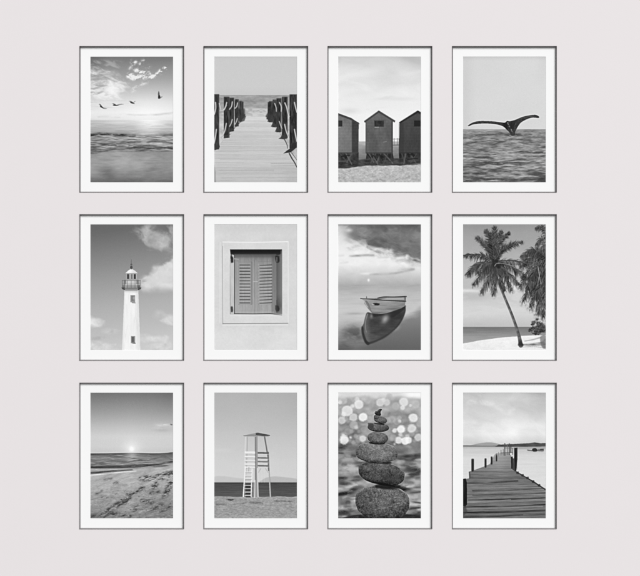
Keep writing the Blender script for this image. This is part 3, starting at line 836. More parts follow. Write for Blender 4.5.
# -- bottom row --------------------------------------------------------------
def paint_sunset():
    p = Picture(0)
    p.a = ramp(YY, [(0, 118), (6, 130), (20, 158), (34, 188), (44, 205), (54, 204), (60.6, 196)]) - .10 * np.abs(XX - 41) - 4 * smooth(60, 83, XX) * smooth(40, 0, YY)
    r = np.hypot(XX - 41.6, (YY - 56.6))
    p.a += 22 * np.exp(-(r / 8) ** 2)
    p.mix(np.exp(-(r / 2.3) ** 2) * .95, 250)
    p.mix(np.clip(np.exp(-((XX - 73) / 9) ** 2 - ((YY - 33 + .1 * (XX - 72)) / 2.4) ** 2) * (.75 + .9 * fbm(242, 7, 2, 4)), 0, 1) * .7, 214)
    p.mix(np.exp(-((XX - 72) / 8) ** 2 - ((YY - 38) / 1.5) ** 2) * .35, 160)
    p.poly([(80, 31.7), (81.2, 31.5), (82.6, 32.1), (81.4, 32.8)], 96, .7, True, .3)
    # sea with breakers
    hz = 61.0 - .0
    t = smooth(hz - .25, hz + .25, YY + .6 * np.exp(-((XX - 41) / 20) ** 2))
    sea = ramp(YY, [(61, 96), (62.6, 108), (66, 128), (70, 134), (74, 120), (78, 150), (90, 150)]) + 13 * fbm(243, 16, 1.1, 4, gain=.6)
    sea = sea + 46 * np.exp(-((XX - 41.6) / 6) ** 2) * smooth(74, 61, YY)
    p.mix(t, sea)
    rough = .8 + .5 * fbm(247, 6, 1, 4)

    def wv(pts, w0, w1, tone, al):
        q = Picture(0)
        q.stroke(pts, w0, w1, 1, soft=.35)
        p.mix(np.clip(gauss(q.a, .25) * rough, 0, 1) * al, tone)
    wv([(0, 62), (12, 61.8), (26, 62)], 1.4, .8, 74, .8)
    wv([(60, 62), (83, 60.6)], .8, 1.6, 78, .8)
    wv([(0, 66.6), (20, 66.2), (40, 66), (60, 65.4)], .7, .6, 168, .6)
    wv([(28, 70), (50, 69.2), (66, 68.6)], .8, .6, 160, .6)
    wv([(0, 75), (24, 74.6), (44, 74), (64, 72.2), (83, 69.4)], 2.1, 1.8, 58, .95)
    wv([(0, 72.2), (20, 72), (46, 71.4)], 2.2, 1, 120, .8)
    wv([(0, 77.4), (24, 77.2), (44, 76.4), (66, 74), (83, 71.4)], 1.6, 1.6, 186, .7)
    wv([(44, 77.6), (62, 76.4), (83, 73.6)], 1.6, 2.2, 182, .75)
    ripples(p, 263, 62, 75, 110, 8, 16, 84, 178, .7, slope=-.02)
    ripples(p, 264, 76, 81, 20, 12, 18, 120, 205, .4, slope=-.06)
    # sand
    e = 81.2 - .0 * XX - 4.6 * smooth(20, 83, XX)
    edge = 82.2 - .075 * XX - .0004 * XX ** 2
    g1 = fbm(251, 9, 2.6, 6, XX + YY * .6, YY + XX * .22, .62, .9)
    g2 = fbm(258, 2.2, 1.0, 4, XX, YY, .6, .5)
    sand = ramp(YY, [(78, 172), (90, 172), (104, 160), (126, 138)]) + 17 * g1 + 9 * g2 * smooth(80, 104, YY + .2 * XX)
    sand = sand - 12 * smooth(35, 75, XX) * smooth(84, 100, YY)
    p.mix(smooth(-.4, .4, YY - edge), sand)
    wv([(0, 80.8), (10, 79.8), (26, 78.4), (42, 77.4)], 2.0, .8, 64, .92)
    wv([(0, 83), (16, 81.4), (32, 79.8), (46, 78.6)], 1.2, .9, 214, .9)
    # weed and footprints
    bed = Picture(0)
    for c, w in (([(12, 124), (22, 116), (30, 111), (37, 107)], 5.4), ([(0, 124), (10, 123.4), (20, 121), (40, 123.6)], 3), ([(50, 86.6), (56, 84.6), (64, 85), (70, 83), (83, 80)], 3.2), ([(52, 88), (70, 87), (83, 84)], 1.8),
                 ([(74, 104), (77, 99), (79, 95)], 5.2), ([(60, 101), (69, 99.6)], 2), ([(63, 95), (66, 92)], 4.6), ([(52, 108), (56, 109), (62, 110)], 3.6), ([(6, 101.6), (12, 98)], 1.2), ([(10, 105), (24, 105)], 1.2),
                 ([(44, 119), (47, 114)], 3), ([(24, 91), (28, 90)], 1.8), ([(40, 102), (48, 99), (54, 95)], 3), ([(60, 118), (72, 112)], 2.4), ([(36, 100), (40, 106)], 2.4), ([(78, 88), (83, 92)], 2.6), ([(70, 120), (80, 114)], 2), ([(14, 88), (22, 86)], .9)):
        bed.stroke(c, w * .8, w, 1, soft=.8)
    bm = np.clip(gauss(bed.a, 1.0) * (.62 + 1.15 * fbm(261, 3.2, 1.3, 6, XX, YY + .25 * XX, .62, .7)), 0, 1)
    p.mix(bm * .92, 64)
    li = smooth(.35, .9, fbm(267, 3.4, 1.3, 5, XX, YY + XX * .15, .6, .6)) * smooth(86, 96, YY)
    p.mix(li * .35, 202)
    dk = smooth(.35, .95, fbm(268, 3, 1.5, 5, XX, YY + XX * .15, .6, .6)) * smooth(88, 104, YY) * smooth(10, 50, XX + YY - 90)
    p.mix(dk * .5, 84)
    p.mix(smooth(112, 122, YY) * smooth(20, 6, XX) * .3, 96)
    return p.done(2.8, 10, .1, 1.1, .8)


def paint_tower():
    p = Picture(0)
    p.a = ramp(YY, [(0, 178), (10, 182), (30, 190), (50, 200), (70, 210), (88, 212)]) + 1.5 * fbm(271, 30, 16, 3) - 3 * smooth(50, 83, XX)
    p.mix(np.exp(-((XX - 8) / 9) ** 2 - ((YY - 58) / 2) ** 2) * .35, 218)
    p.poly([(0, 84.6), (10, 83.8), (20, 85.2), (28, 86), (36, 86.6), (36, 91), (0, 91)], 196, .9, True, .3)
    p.poly([(50, 86.4), (56, 84.6), (62, 84), (72, 85), (83, 86.6), (83, 91), (48, 91)], 184, .9, True, .3)
    sea = ramp(YY, [(90, 62), (92, 74), (98, 84), (105, 92)]) + 9 * fbm(273, 14, .9, 4, gain=.6) - 5 * np.exp(-((XX - 66) / 12) ** 2)
    p.mix(smooth(89.9, 90.3, YY), sea)
    p.seg((0, 89.8), (83, 89.8), .5, .5, 150, .5)
    e = 104.4 + .5 * fbm(275, 8, 8, 3)
    sand = 158 + 12 * fbm(277, 5, 1.5, 5, gain=.62) + 22 * fbm(279, 1.5, .7, 4, gain=.65) - .12 * (YY - 104)
    p.mix(smooth(-.3, .3, YY - e), sand)
    p.mix(smooth(-.1, .3, YY - e) * smooth(2.2, 0, YY - e) * .4, 184)
    q = Picture(0)
    for c, w in (([(13, 107), (16, 107.6), (19, 107.2)], 1.5), ([(2, 112), (12, 112)], 1.6), ([(36, 110), (48, 111)], 1.8), ([(20, 112), (32, 110.6)], 1.2), ([(60, 108.6), (78, 109)], .9)):
        q.stroke(c, w * .7, w, 1, soft=.5)
    p.mix(np.clip(gauss(q.a, .3) * (.8 + .6 * fbm(281, 2, 1, 4)), 0, 1), 70 + 40 * smooth(108.5, 110, YY))
    p.mix(smooth(122, 126, YY) * .25, 176)
    W = 236
    # back legs and shaded side first
    p.seg((50.6, 44), (54.4, 66), 1.3, 1.4, 112)
    p.seg((51.4, 44), (55, 66), .5, .5, 160, .7)
    p.bar((54.4, 66), (56.6, 104.8), 1.3, 186)
    p.seg((55.4, 76), (57.2, 104.4), .4, .4, 130, .7)
    p.seg((54.2, 60), (54.8, 78), 1.5, 1.5, 118)
    # right side rails, dark towards us
    for y, t, w in ((60.4, 96, 2.0), (65.4, 110, 1.7), (69.2, 120, 1.7), (73.2, 112, 1.9)):
        p.bar((41.6, y), (54.8, y + .3), w * .85, t)
        p.seg((41.6, y + w * .62), (54.6, y + w * .62 + .3), .45, .45, 214, .7)
    # bracing between the legs
    p.seg((44.6, 80), (47, 76), .7, .6, 160, .6)
    p.seg((54, 80), (51.6, 76), .7, .6, 160, .6)
    p.seg((47.6, 76), (47.8, 90), .45, .45, 222, .35)
    p.seg((50.4, 76), (50.7, 90), .45, .45, 222, .35)
    # central post
    p.bar((42.4, 43.6), (42.8, 104.8), 2.5, 152)
    p.seg((41.4, 44), (41.5, 104.6), 1.0, 1.0, 120, .8)
    p.seg((43.6, 76), (44.2, 104.6), 1.0, 1.0, 226, .9)
    p.seg((41.0, 88), (40.8, 104.8), 1.0, 1.2, 228, .9)
    # left lit side: white boards, ladder
    p.seg((33.6, 44), (32.6, 76), .8, .9, 168, .9)
    p.seg((31.6, 44.6), (30.4, 76), .7, .7, 222, .9)
    for y, w in ((60, 2.6), (64.2, 1.7), (68, 1.7), (71.6, 2.4), (74.8, 2)):
        p.bar((30.8, y), (41.2, y + .2), w * .85, W - 8 * (y > 66))
        p.seg((31, y + w * .6), (41, y + w * .6 + .2), .4, .4, 172, .8)
    p.bar((31.4, 74), (29.4, 104.8), 1.3, W)
    p.bar((38.2, 76), (37.2, 104.6), 1.1, W)
    p.seg((32.4, 76), (31, 104.6), .4, .4, 150, .7)
    p.seg((35, 75), (34.6, 80), 1, .8, 170, .7)
    for k in range(8):
        y = 79.6 + k * 3.35
        dk = y > 90
        p.bar((31.2 - .08 * k, y), (37.8 - .06 * k, y), .8, 226 if dk else 232)
        if dk:
            p.rect(31.6, y + .7, 36.8, y + 2.2, 40, .75)
        else:
            p.seg((31.6, y + .8), (37.6, y + .8), .5, .5, 150, .8)
    p.seg((39.6, 80), (39.2, 104), .7, .7, 214, .6)
    # roof
    p.poly([(29.4, 43), (42, 40.6), (42, 44.4), (38, 44.2), (30.4, 44)], 168, 1)
    p.seg((29.6, 43.3), (42, 43), .5, .6, 116, .9)
    p.poly([(30, 42.9), (42, 40.6), (42, 42.6)], 148, .9)
    p.poly([(41.8, 40.4), (44, 40.2), (50, 41.4), (56, 42.5), (56.2, 43.5), (50, 43.8), (45, 43.2), (41.8, 43)], 78)
    p.seg((42, 43.6), (55, 44.2), .6, .5, 150, .7)
    return p.done(2.4, 11, .16)


def stone(p, cx, cy, rx, ry, ang, sq, seed, tone, tex, top=1.0):
    """a rounded pebble; sq squares off the ellipse"""
    c, s = math.cos(ang), math.sin(ang)
    u = ((XX - cx) * c + (YY - cy) * s) / rx
    v = (-(XX - cx) * s + (YY - cy) * c) / ry
    wob = .035 * fbm(seed + 3, 9, 9, 3)
    d = (np.abs(u) ** sq + np.abs(v) ** sq) ** (1 / sq) + wob
    m = smooth(1 + .18 / min(rx, ry), 1 - .18 / min(rx, ry), d)
    z = np.sqrt(np.clip(1 - d ** 2, 0, 1))
    n1 = fbm(seed, 3.2, 2.6, 5, XX, YY, .65, .8)
    n2 = fbm(seed + 9, .9, .9, 3)
    n3 = fbm(seed + 5, 8, 5, 4, XX, YY, .6, .9)
    t = tone * (.64 + .38 * z) + top * 22 * np.clip(-v, -.6, 1) * smooth(.25, .8, d) + tex * (1.1 * n1 + 1.05 * n2 + .9 * n3) + 8
    t = t - 22 * smooth(.55, 1, v)
    p.mix(m, np.clip(t, 18, 235))
    q = m * smooth(.90, .99, d) * np.clip(-v, 0, 1)
    p.mix(q * .6, 196)
    return m, u, v, d


def paint_stones():
    p = Picture(0)
    f = fbm(291, 10, 5, 5, warp=.9)
    f2 = fbm(297, 4, 2, 4, warp=.6)
    p.a = ramp(YY, [(0, 168), (20, 160), (44, 140), (54, 122), (66, 124), (80, 150), (95, 140), (110, 136), (126, 120)])
    p.a += (30 * f + 20 * f2) * ramp(YY, [(0, .7), (50, 1), (126, 1.25)])
    p.mix(smooth(8, 2, YY + 3 * f) * .7, 232)
    p.mix(smooth(9, 4, YY + 2 * f) * smooth(60, 74, XX) * .8, 246)
    p.a = gauss(p.a, .8)
    # out-of-focus highlights
    rs = random.Random(21)
    spots = [(21, 12, 5.4, 232), (42.5, 10, 5, 214), (49, 10, 4.2, 210), (66, 9.6, 5.4, 226), (58, 13.6, 4.6, 190), (9.4, 18.4, 6.6, 230), (15.6, 25, 4.8, 214), (25.2, 24.6, 5.2, 248), (16, 32.6, 5, 204),
             (4, 28, 4.6, 212), (63.4, 36.8, 4.9, 250), (75.4, 25.4, 5.4, 236), (74, 36, 5.2, 226), (67.4, 48.4, 4.8, 246), (61, 48, 4.4, 236), (71, 48, 4, 242), (6.4, 47.6, 5.6, 246), (25, 46.4, 4.2, 222),
             (80.4, 45, 4.6, 214), (54, 27, 4.6, 190), (59, 29, 4.4, 188), (35, 26, 4, 180), (30, 7, 4, 180), (5, 8, 5, 205), (78, 12, 5, 200), (47, 20, 4, 168), (10, 39, 4, 172), (50, 38, 4, 170), (33, 14, 3, 170), (82, 31, 4, 190)]
    for k in range(46):
        spots.append((rs.uniform(0, 83), rs.uniform(5, 54), rs.uniform(1.2, 2.8), rs.uniform(165, 236)))
    for k in range(26):
        spots.append((rs.uniform(0, 83), rs.uniform(3, 52), rs.uniform(2.4, 4.4), rs.uniform(150, 200)))
    spots = spots[76:] + spots[30:76] + spots[:30]
    for x, y, r, t in spots:
        d = np.hypot(XX - x, (YY - y) * 1.02)
        al = .82 if t > 205 else .45
        r *= .8
        m = smooth(r + 1.3, r - 1.1, d + .45 * f2)
        p.mix(m * al, t - 8 + 6 * smooth(r * .3, r * .95, d))
    # blurred dark gaps in the shingle
    for x, y, rx, ry, t, al in ((3, 55, 6, 3, 56, .85), (14, 56, 5, 3, 96, .6), (80, 56, 5, 3, 120, .5), (66, 64.6, 6, 1.8, 70, .7), (77, 67, 4, 2, 40, .9), (75, 77.6, 7, 1.8, 46, .9), (83, 79, 5, 2, 60, .8), (4, 86, 6, 2, 60, .7), (18, 88, 6, 1.4, 56, .8), (66, 96, 8, 3.4, 26, .95), (78, 100, 8, 1.2, 70, .7),
                           (6, 101.6, 9, 2.4, 30, .95), (16, 96.6, 4, 1.8, 44, .8), (10, 111, 3, 4, 60, .7), (5, 120, 6, 2.2, 40, .9), (14, 118, 4, 1.6, 70, .7), (76, 116, 8, 1.4, 60, .8), (80, 122, 7, 2.6, 56, .8), (12, 71, 9, 3, 118, .5), (70, 84, 4, 2, 90, .5), (60, 59, 8, 3, 96, .6)):
        m = np.exp(-((XX - x) / rx) ** 2 - ((YY - y + .12 * (XX - x)) / ry) ** 2)
        p.mix(np.clip(m * (1.1 + .6 * f2), 0, 1) * al, t)
    for x, y, rx, ry, t in ((12, 76, 9, 4, 190), (70, 92, 10, 3, 186), (74, 107, 10, 4, 178), (14, 92, 8, 3, 192), (12, 105, 8, 2.4, 184), (76, 72, 8, 3, 176), (10, 66, 8, 3, 168), (78, 88, 6, 3, 180), (11, 115, 4, 3, 186), (77, 112, 8, 1.6, 196), (6, 124, 6, 1.2, 170)):
        m = np.exp(-((XX - x) / rx) ** 2 - ((YY - y) / ry) ** 2)
        p.mix(np.clip(m * (1 + .7 * f2), 0, 1) * .75, t)
    # bottom ledge
    p.poly([(8, 127), (18, 122.6), (40, 122), (60, 121.6), (83, 123), (83, 127)], 46 + 16 * f2, .9, True, .4)
    rs = random.Random(31)
    for k in range(70):
        y = rs.uniform(60, 124)
        x = rs.choice((rs.uniform(0, 28), rs.uniform(58, 83)))
        rx, ry = rs.uniform(2.5, 7), rs.uniform(.8, 2.2)
        m = np.exp(-((XX - x) / rx) ** 4 - ((YY - y + rs.uniform(-.15, .15) * (XX - x)) / ry) ** 2)
        p.mix(np.clip(m * (1 + .5 * f2), 0, 1) * .6, rs.choice((50, 66, 90, 178, 196, 205)))
    # the cairn, bottom to top
    stone(p, 44.4, 110, 27.2, 17.2, .08, 2.35, 611, 92, 17)
    q = fbm(701, 1.4, 5, 4, XX - .5 * YY, YY, .6, .8)
    mm = np.exp(-(((XX - 42) / 15) ** 2 + ((YY - 104) / 10) ** 2))
    p.mix(np.clip(smooth(.25, .9, q) * mm, 0, 1) * .55, 158)
    vein = Picture(0)
    for c in ([(54, 106.4), (59, 104.8), (63, 106)], [(55, 109.4), (60, 107.8), (65, 108.8)], [(56, 112), (62, 111)], [(45, 116.4), (52, 114.4), (58, 115)], [(34, 99), (37, 103), (39, 107)], [(41, 98), (42, 102), (41.4, 106)], [(47, 103), (46.6, 112)], [(30, 106), (31, 114)]):
        vein.stroke(c, .9, .5, 1, .9, soft=.5)
    vb = fbm(703, 1.6, 1.2, 4)
    p.mix(np.clip(gauss(vein.a, .25) * (.45 + 1.1 * vb), 0, 1) * .6, 164)
    p.mix(np.clip(np.roll(gauss(vein.a, .25), SS, 0) * (.5 + 1.0 * vb), 0, 1) * .5, 46)
    sp = smooth(.45, 1, fbm(705, 1.3, 1.1, 4)) * np.exp(-(((XX - 50) / 20) ** 2 + ((YY - 108) / 12) ** 2))
    p.mix(sp * .5, 150)
    p.poly([(40, 92), (60, 92.4), (62, 95.6), (50, 97), (38, 95)], 30, .85, True, .6)
    p.poly([(26, 93), (36, 90.6), (34, 96), (28, 100)], 92, .0, True)
    stone(p, 43.8, 80.8, 22.9, 11.6, .19, 2.45, 621, 78, 15)
    m = np.exp(-(((XX - 52) / 12) ** 2 + ((YY - 85) / 5) ** 2))
    p.mix(m * .4, 40)
    p.poly([(35, 89.6), (44, 90.4), (56, 93.2), (56, 94.6), (42, 92.4)], 26, .85, True, .35)
    p.poly([(28, 68.6), (38, 69), (52, 69.6), (52, 71.4), (36, 70.8)], 26, .85, True, .4)
    stone(p, 39, 60.4, 20.6, 9.9, .04, 2.7, 631, 112, 15)
    p.poly([(33, 49.6), (46, 50), (46, 51.8), (38, 52), (31.6, 50.8)], 22, .9, True, .3)
    stone(p, 40.0, 45.4, 10.4, 6.0, .1, 2.15, 641, 104, 12)
    stone(p, 40.6, 35, 10.6, 4.5, .06, 2.2, 651, 86, 11)
    p.poly([(30.4, 30.6), (35, 31), (36, 34), (33.4, 36.6), (30.6, 33)], 66, .7, True, .3)
    stone(p, 42.6, 27.2, 6.6, 3.7, .25, 2.2, 661, 92, 11)
    stone(p, 38.6, 24.6, 2.6, 2.4, .3, 2.2, 666, 82, 8)
    p.poly([(37, 30.4), (46, 31.4), (45.4, 32.4), (38, 31.6)], 30, .8, True, .2)
    p.poly([(36.8, 20.6), (37.6, 19), (39.6, 18.4), (41, 17), (43, 16.4), (44.4, 17.2), (43.2, 18.6), (42.8, 20.2), (43.2, 22), (42.4, 23.4), (39.6, 23), (37.6, 22)], 46 + 16 * f2, 1, True)
    p.stroke([(37, 20.4), (39.6, 19), (42.6, 17)], .5, .4, 120, .6)
    return p.done(3.4, 12, .08, 1.1, .95)


def paint_pier():
    p = Picture(0)
    f = fbm(311, 20, 10, 6, XX, YY - .25 * XX, .55, .9)
    p.a = ramp(YY, [(0, 188), (6, 200), (16, 206), (32, 224), (42, 228), (48, 216), (51, 206)]) + 9 * f + 10 * np.exp(-((XX - 46) / 18) ** 2 - ((YY - 36) / 10) ** 2) - 10 * smooth(56, 83, XX) * smooth(34, 6, YY)
    for c, w in (([(4, 9), (14, 9.6), (30, 11)], 3), ([(32, 15), (42, 19), (48, 20)], 1.8), ([(18, 29), (26, 32)], 1.6), ([(46, 22), (52, 16)], 1.8), ([(34, 29), (52, 30)], 3)):
        q = Picture(0)
        q.stroke(c, w * .6, w, 1, soft=.8)
        p.mix(np.clip(gauss(q.a, 1.4) * (.5 + 1.1 * f + .5 * fbm(313, 5, 2.4, 4)), 0, .6), 230)
    # hills
    p.poly([(8, 53), (16, 51), (24, 50), (30, 50.2), (38, 52), (44, 54), (8, 54)], 158, .95, True, .2)
    p.poly([(0, 52.6), (8, 52.8), (20, 53.4), (34, 53.2), (34, 54.6), (0, 54.6)], 122, .9, False, .2)
    p.poly([(32, 54.4), (36, 52.2), (48, 51.8), (58, 51.2), (66, 50.8), (72, 50), (78, 50.8), (83, 50.6), (83, 54.2), (50, 54.6)], 74 + 12 * fbm(317, 4, 1, 3), .97, False, .15)
    # water
    w = smooth(54.2, 54.6, YY)
    wat = ramp(YY, [(54, 176), (57, 200), (66, 214), (90, 216), (126, 200)]) + 4 * fbm(319, 18, 1.4, 4)
    p.mix(w, wat)
    p.mix(smooth(54.4, 55, YY) * smooth(58, 55.4, YY) * smooth(40, 60, XX) * .5, 150)
    p.seg((50, 56.2), (66, 56), .9, .7, 166, .8, .3)
    # small boats on the right
    p.poly([(64.6, 57.2), (70, 57.6), (74, 57), (80.6, 57), (80.6, 59), (74, 58.8), (66, 58.6)], 96, .9, True, .1)
    p.poly([(69.6, 56.6), (72, 55.6), (74, 56.4), (74.4, 58.8), (72, 59.6), (70, 58.8)], 44, .95, True)
    p.seg((78, 57), (80.8, 56.8), 1.2, 1, 74)
    p.rect(64, 59, 81, 60, 190, .6, .3)
    # deck outline, a bend in the middle
    deck = [(31.6, 62.6), (33.6, 60.6), (46, 60.6), (48.4, 63), (53.6, 78.6), (60, 82.6), (66, 86), (71, 88.4), (76.6, 92.4), (83, 96.4), (83, 126), (0, 126), (0, 87), (6.4, 86), (6, 79.4), (14, 76.8), (20, 74.6), (27, 71.8), (30, 66)]
    m = p.mask(deck)
    # boards: a fan, closer together towards the far end
    yb = YY + .030 * (XX - 40) * smooth(80, 112, YY)
    v = 150 / np.maximum(yb - 52, 1.5)
    d = v * 6.2
    idx = np.floor(d).astype(np.int32)
    fr = d - idx
    rs = np.random.RandomState(9)
    per = rs.uniform(-1, 1, 4000)[np.clip(idx, 0, 3999)]
    width = (yb - 52) ** 2 / 150 / 6.2
    tone = ramp(YY, [(60, 146), (66, 130), (76, 124), (84, 108), (96, 118), (110, 112), (126, 100)]) + per * 12
    grainy = fbm(323, 16, .55, 5, XX, yb, .65) * 17 + fbm(327, 5, .35, 3, XX, yb) * 9
    tone = tone + grainy * smooth(62, 84, YY)
    gap = np.exp(-((np.minimum(fr, 1 - fr) * width) / (.12 + .0045 * np.maximum(yb - 70, 0))) ** 2)
    tone = tone - gap * (36 + 26 * per) * smooth(66, 90, YY) * (.72 + .5 * fbm(331, 30, 3, 3))
    lip = np.exp(-((fr * width - .55) / .3) ** 2)
    tone = tone + lip * 40 * smooth(84, 104, YY) * (.5 + .7 * fbm(335, 26, 2, 3))
    tone = tone + 24 * np.exp(-((XX - 36) / 12) ** 2) * smooth(92, 66, YY)
    p.mix(m, np.clip(tone, 14, 196))
    p.poly([(6.2, 79.2), (7.4, 79), (8, 86), (6.4, 86.6)], 80, .9)
    # some boards stand out
    for x0, x1, y, w_, t in ((4, 55, 90, 1.6, 52), (10, 82, 97.6, 1.1, 40), (10, 83, 102, .9, 44), (6, 83, 106.8, 1.3, 28), (2, 83, 113.6, 1.3, 30), (0, 83, 119.4, 1.4, 26), (0, 60, 124, 1.2, 22), (5, 48, 108.8, .9, 166), (2, 80, 115.4, .9, 150), (0, 83, 121.4, 1, 142), (12, 70, 99.2, .7, 140), (56, 83, 103.6, .7, 140), (22, 83, 118, .6, 128)):
        q = Picture(0)
        q.stroke([(x0, y + .8), ((x0 + x1) / 2, y + .2), (x1, y - 1.4)], w_, w_ * .9, 1, soft=.25)
        p.mix(np.clip(q.a * (.8 + .6 * fbm(341, 14, 2, 3)), 0, 1) * .7, t)
    # dark pile end at the left edge
    p.poly([(0, 86.6), (3, 86), (4.2, 90), (4.4, 112), (3, 114), (0, 114)], 30 + 10 * fbm(343, 1, 6, 3))
    p.poly([(0, 114), (3, 114), (5, 120), (0, 124)], 60, .6, False, .4)
    # stepped right edge
    for x, y in ((56, 79.8), (61, 82.4), (66, 85), (71.6, 88.6), (77.6, 92.4)):
        p.poly([(x - 3, y - .4), (x, y - .8), (x + .4, y + 1.8), (x - 2, y + 2)], 58, .85)
    p.stroke([(54, 79.6), (60, 83), (66, 86.6), (74, 91.6), (83, 97.4)], .9, 1.1, 44, .8)
    # far end posts
    for x, y0, y1, wd, t in ((42.2, 51.2, 63, 1.1, 84), (44.6, 52, 62, 1, 110), (46.6, 51.4, 62, 1.2, 76), (48.2, 52, 60, 1.2, 70), (40.6, 57, 63, .8, 120), (38.4, 57.6, 63, .8, 120), (34, 61.6, 66, .8, 96), (36, 60, 64, .7, 130), (50, 56, 62, .9, 100)):
        p.seg((x, y0), (x, y1), wd, wd, t, .9)
    p.seg((38, 60.6), (50, 60), .8, .8, 84, .7)
    p.seg((41.4, 55.6), (50, 56), .7, .7, 110, .6)
    # posts along the left edge
    for x, y0, y1, wd in ((10, 66.2, 79.2, 2.7), (22.9, 65.8, 75.4, 2.1), (29, 64, 72.2, 1.9), (33.9, 62.4, 69, 1.5)):
        p.seg((x, y0 + wd / 2), (x, y1 - wd / 2), wd, wd, 44)
        p.seg((x + wd * .28, y0 + .8), (x + wd * .28, y1 - .6), .5, .5, 92, .6)
        p.ell(x, y0 + .5, wd / 2, .5, 88, .8)
    # tall posts on the right
    p.poly([(51.6, 55.4), (54.8, 55.2), (54.9, 66), (53.6, 78.8), (52, 79), (51.4, 66)], 34 + 10 * fbm(347, 1, 5, 3))
    p.poly([(48.2, 64.4), (50.2, 64), (50.6, 76), (48.6, 76.6)], 42)
    p.poly([(50, 66), (52, 66), (52.4, 79), (49.6, 77)], 62, .9)
    p.seg((54.3, 56), (54.3, 77), .5, .5, 96, .6)
    return p.done(2.6, 13, .18, 1.03, .55)


# ---------------------------------------------------------------------------
# materials
# ---------------------------------------------------------------------------
def lin(c):
    c = np.asarray(c, float) / 255
    return np.where(c <= .04045, c / 12.92, ((c + .055) / 1.055) ** 2.4)


def material(name, tone, rough, spec=.3, bump=None, mottle=0, metallic=0):
    """tone: the sRGB tone wanted under this light; bump: (scale, strength, distance)"""
    m = bpy.data.materials.new(name)
    m.use_nodes = True
    nt = m.node_tree
    b = nt.nodes['Principled BSDF']
    col = lin(tone) / GAIN
    b.inputs['Base Color'].default_value = (*col, 1)
    b.inputs['Roughness'].default_value = rough
    b.inputs['Specular IOR Level'].default_value = spec
    b.inputs['Metallic'].default_value = metallic
    tc = nt.nodes.new('ShaderNodeTexCoord')
    if mottle:
        n = nt.nodes.new('ShaderNodeTexNoise')
        n.inputs['Scale'].default_value = 5.0
        n.inputs['Detail'].default_value = 6
        r = nt.nodes.new('ShaderNodeMix')
        r.data_type = 'RGBA'
        r.inputs['A'].default_value = (*(col * (1 - mottle)), 1)
        r.inputs['B'].default_value = (*np.minimum(col * (1 + mottle), .92), 1)
        nt.links.new(tc.outputs['Object'], n.inputs['Vector'])
        nt.links.new(n.outputs['Fac'], r.inputs['Factor'])
        nt.links.new(r.outputs['Result'], b.inputs['Base Color'])
    if bump:
        n = nt.nodes.new('ShaderNodeTexNoise')
        n.inputs['Scale'].default_value = bump[0]
        n.inputs['Detail'].default_value = 5
        n.inputs['Roughness'].default_value = .6
        u = nt.nodes.new('ShaderNodeBump')
        u.inputs['Strength'].default_value = bump[1]
        u.inputs['Distance'].default_value = bump[2]
        nt.links.new(tc.outputs['Object'], n.inputs['Vector'])
        nt.links.new(n.outputs['Fac'], u.inputs['Height'])
        nt.links.new(u.outputs['Normal'], b.inputs['Normal'])
    return m


MAT_WALL = material('painted_plaster', (231.5, 226.5, 227.5), .9, .15, (140, .12, .0015), .006)
MAT_BOARD = material('mat_board', (247, 247, 247), .95, .05, (900, .10, .0003), .004)
MAT_CORE = material('mat_core', (252, 252, 252), .95, .05, (1500, .1, .0003))
MAT_BACK = material('backing_board', (120, 112, 104), .9, .1, (60, .2, .001))
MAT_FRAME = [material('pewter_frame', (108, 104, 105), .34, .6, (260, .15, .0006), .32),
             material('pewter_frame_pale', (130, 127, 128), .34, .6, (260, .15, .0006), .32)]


def print_material():
    """inkjet print: ink density is stored per grid point, paper tooth is a node bump"""
    m = bpy.data.materials.new('printed_paper')
    m.use_nodes = True
    nt = m.node_tree
    b = nt.nodes['Principled BSDF']
    a = nt.nodes.new('ShaderNodeAttribute')
    a.attribute_name = 'ink'
    nt.links.new(a.outputs['Color'], b.inputs['Base Color'])
    b.inputs['Roughness'].default_value = .85
    b.inputs['Specular IOR Level'].default_value = .05
    tc = nt.nodes.new('ShaderNodeTexCoord')
    n = nt.nodes.new('ShaderNodeTexNoise')
    n.inputs['Scale'].default_value = 1100
    u = nt.nodes.new('ShaderNodeBump')
    u.inputs['Strength'].default_value = .08
    u.inputs['Distance'].default_value = .0002
    nt.links.new(tc.outputs['Object'], n.inputs['Vector'])
    nt.links.new(n.outputs['Fac'], u.inputs['Height'])
    nt.links.new(u.outputs['Normal'], b.inputs['Normal'])
    return m


MAT_PRINT = print_material()


# ---------------------------------------------------------------------------
# the wall
# ---------------------------------------------------------------------------
def link_mesh(name, bm, mats, parent=None):
    me = bpy.data.meshes.new(name)
    bmesh.ops.recalc_face_normals(bm, faces=bm.faces)
    bm.to_mesh(me)
    bm.free()
    for m in mats if isinstance(mats, list) else [mats]:
        me.materials.append(m)
    o = bpy.data.objects.new(name, me)
    scene.collection.objects.link(o)
    if parent:
        o.parent = parent
    return o


def slab(bm, x0, y0, z0, x1, y1, z1):
    r = bmesh.ops.create_cube(bm, size=1)
    for v in r['verts']:
        v.co = Vector(((x0 + x1) / 2 + v.co.x * (x1 - x0), (y0 + y1) / 2 + v.co.y * (y1 - y0), (z0 + z1) / 2 + v.co.z * (z1 - z0)))


# centre column x, print left edge; row top y, print top edge - in layout units of the wall
FW, FH = 104.6 * U, 146.4 * U                # outer size of a frame
COLS = ((79.5, 90.0), (203.6, 214.0), (327.7, 338.0), (452.2, 463.0))
ROWS = ((46.0, 56.3), (214.2, 224.3), (382.7, 392.8))


def frame_centre(r, c):
    return (COLS[c][0] - 320) * U + FW / 2, (288 - ROWS[r][0]) * U - FH / 2


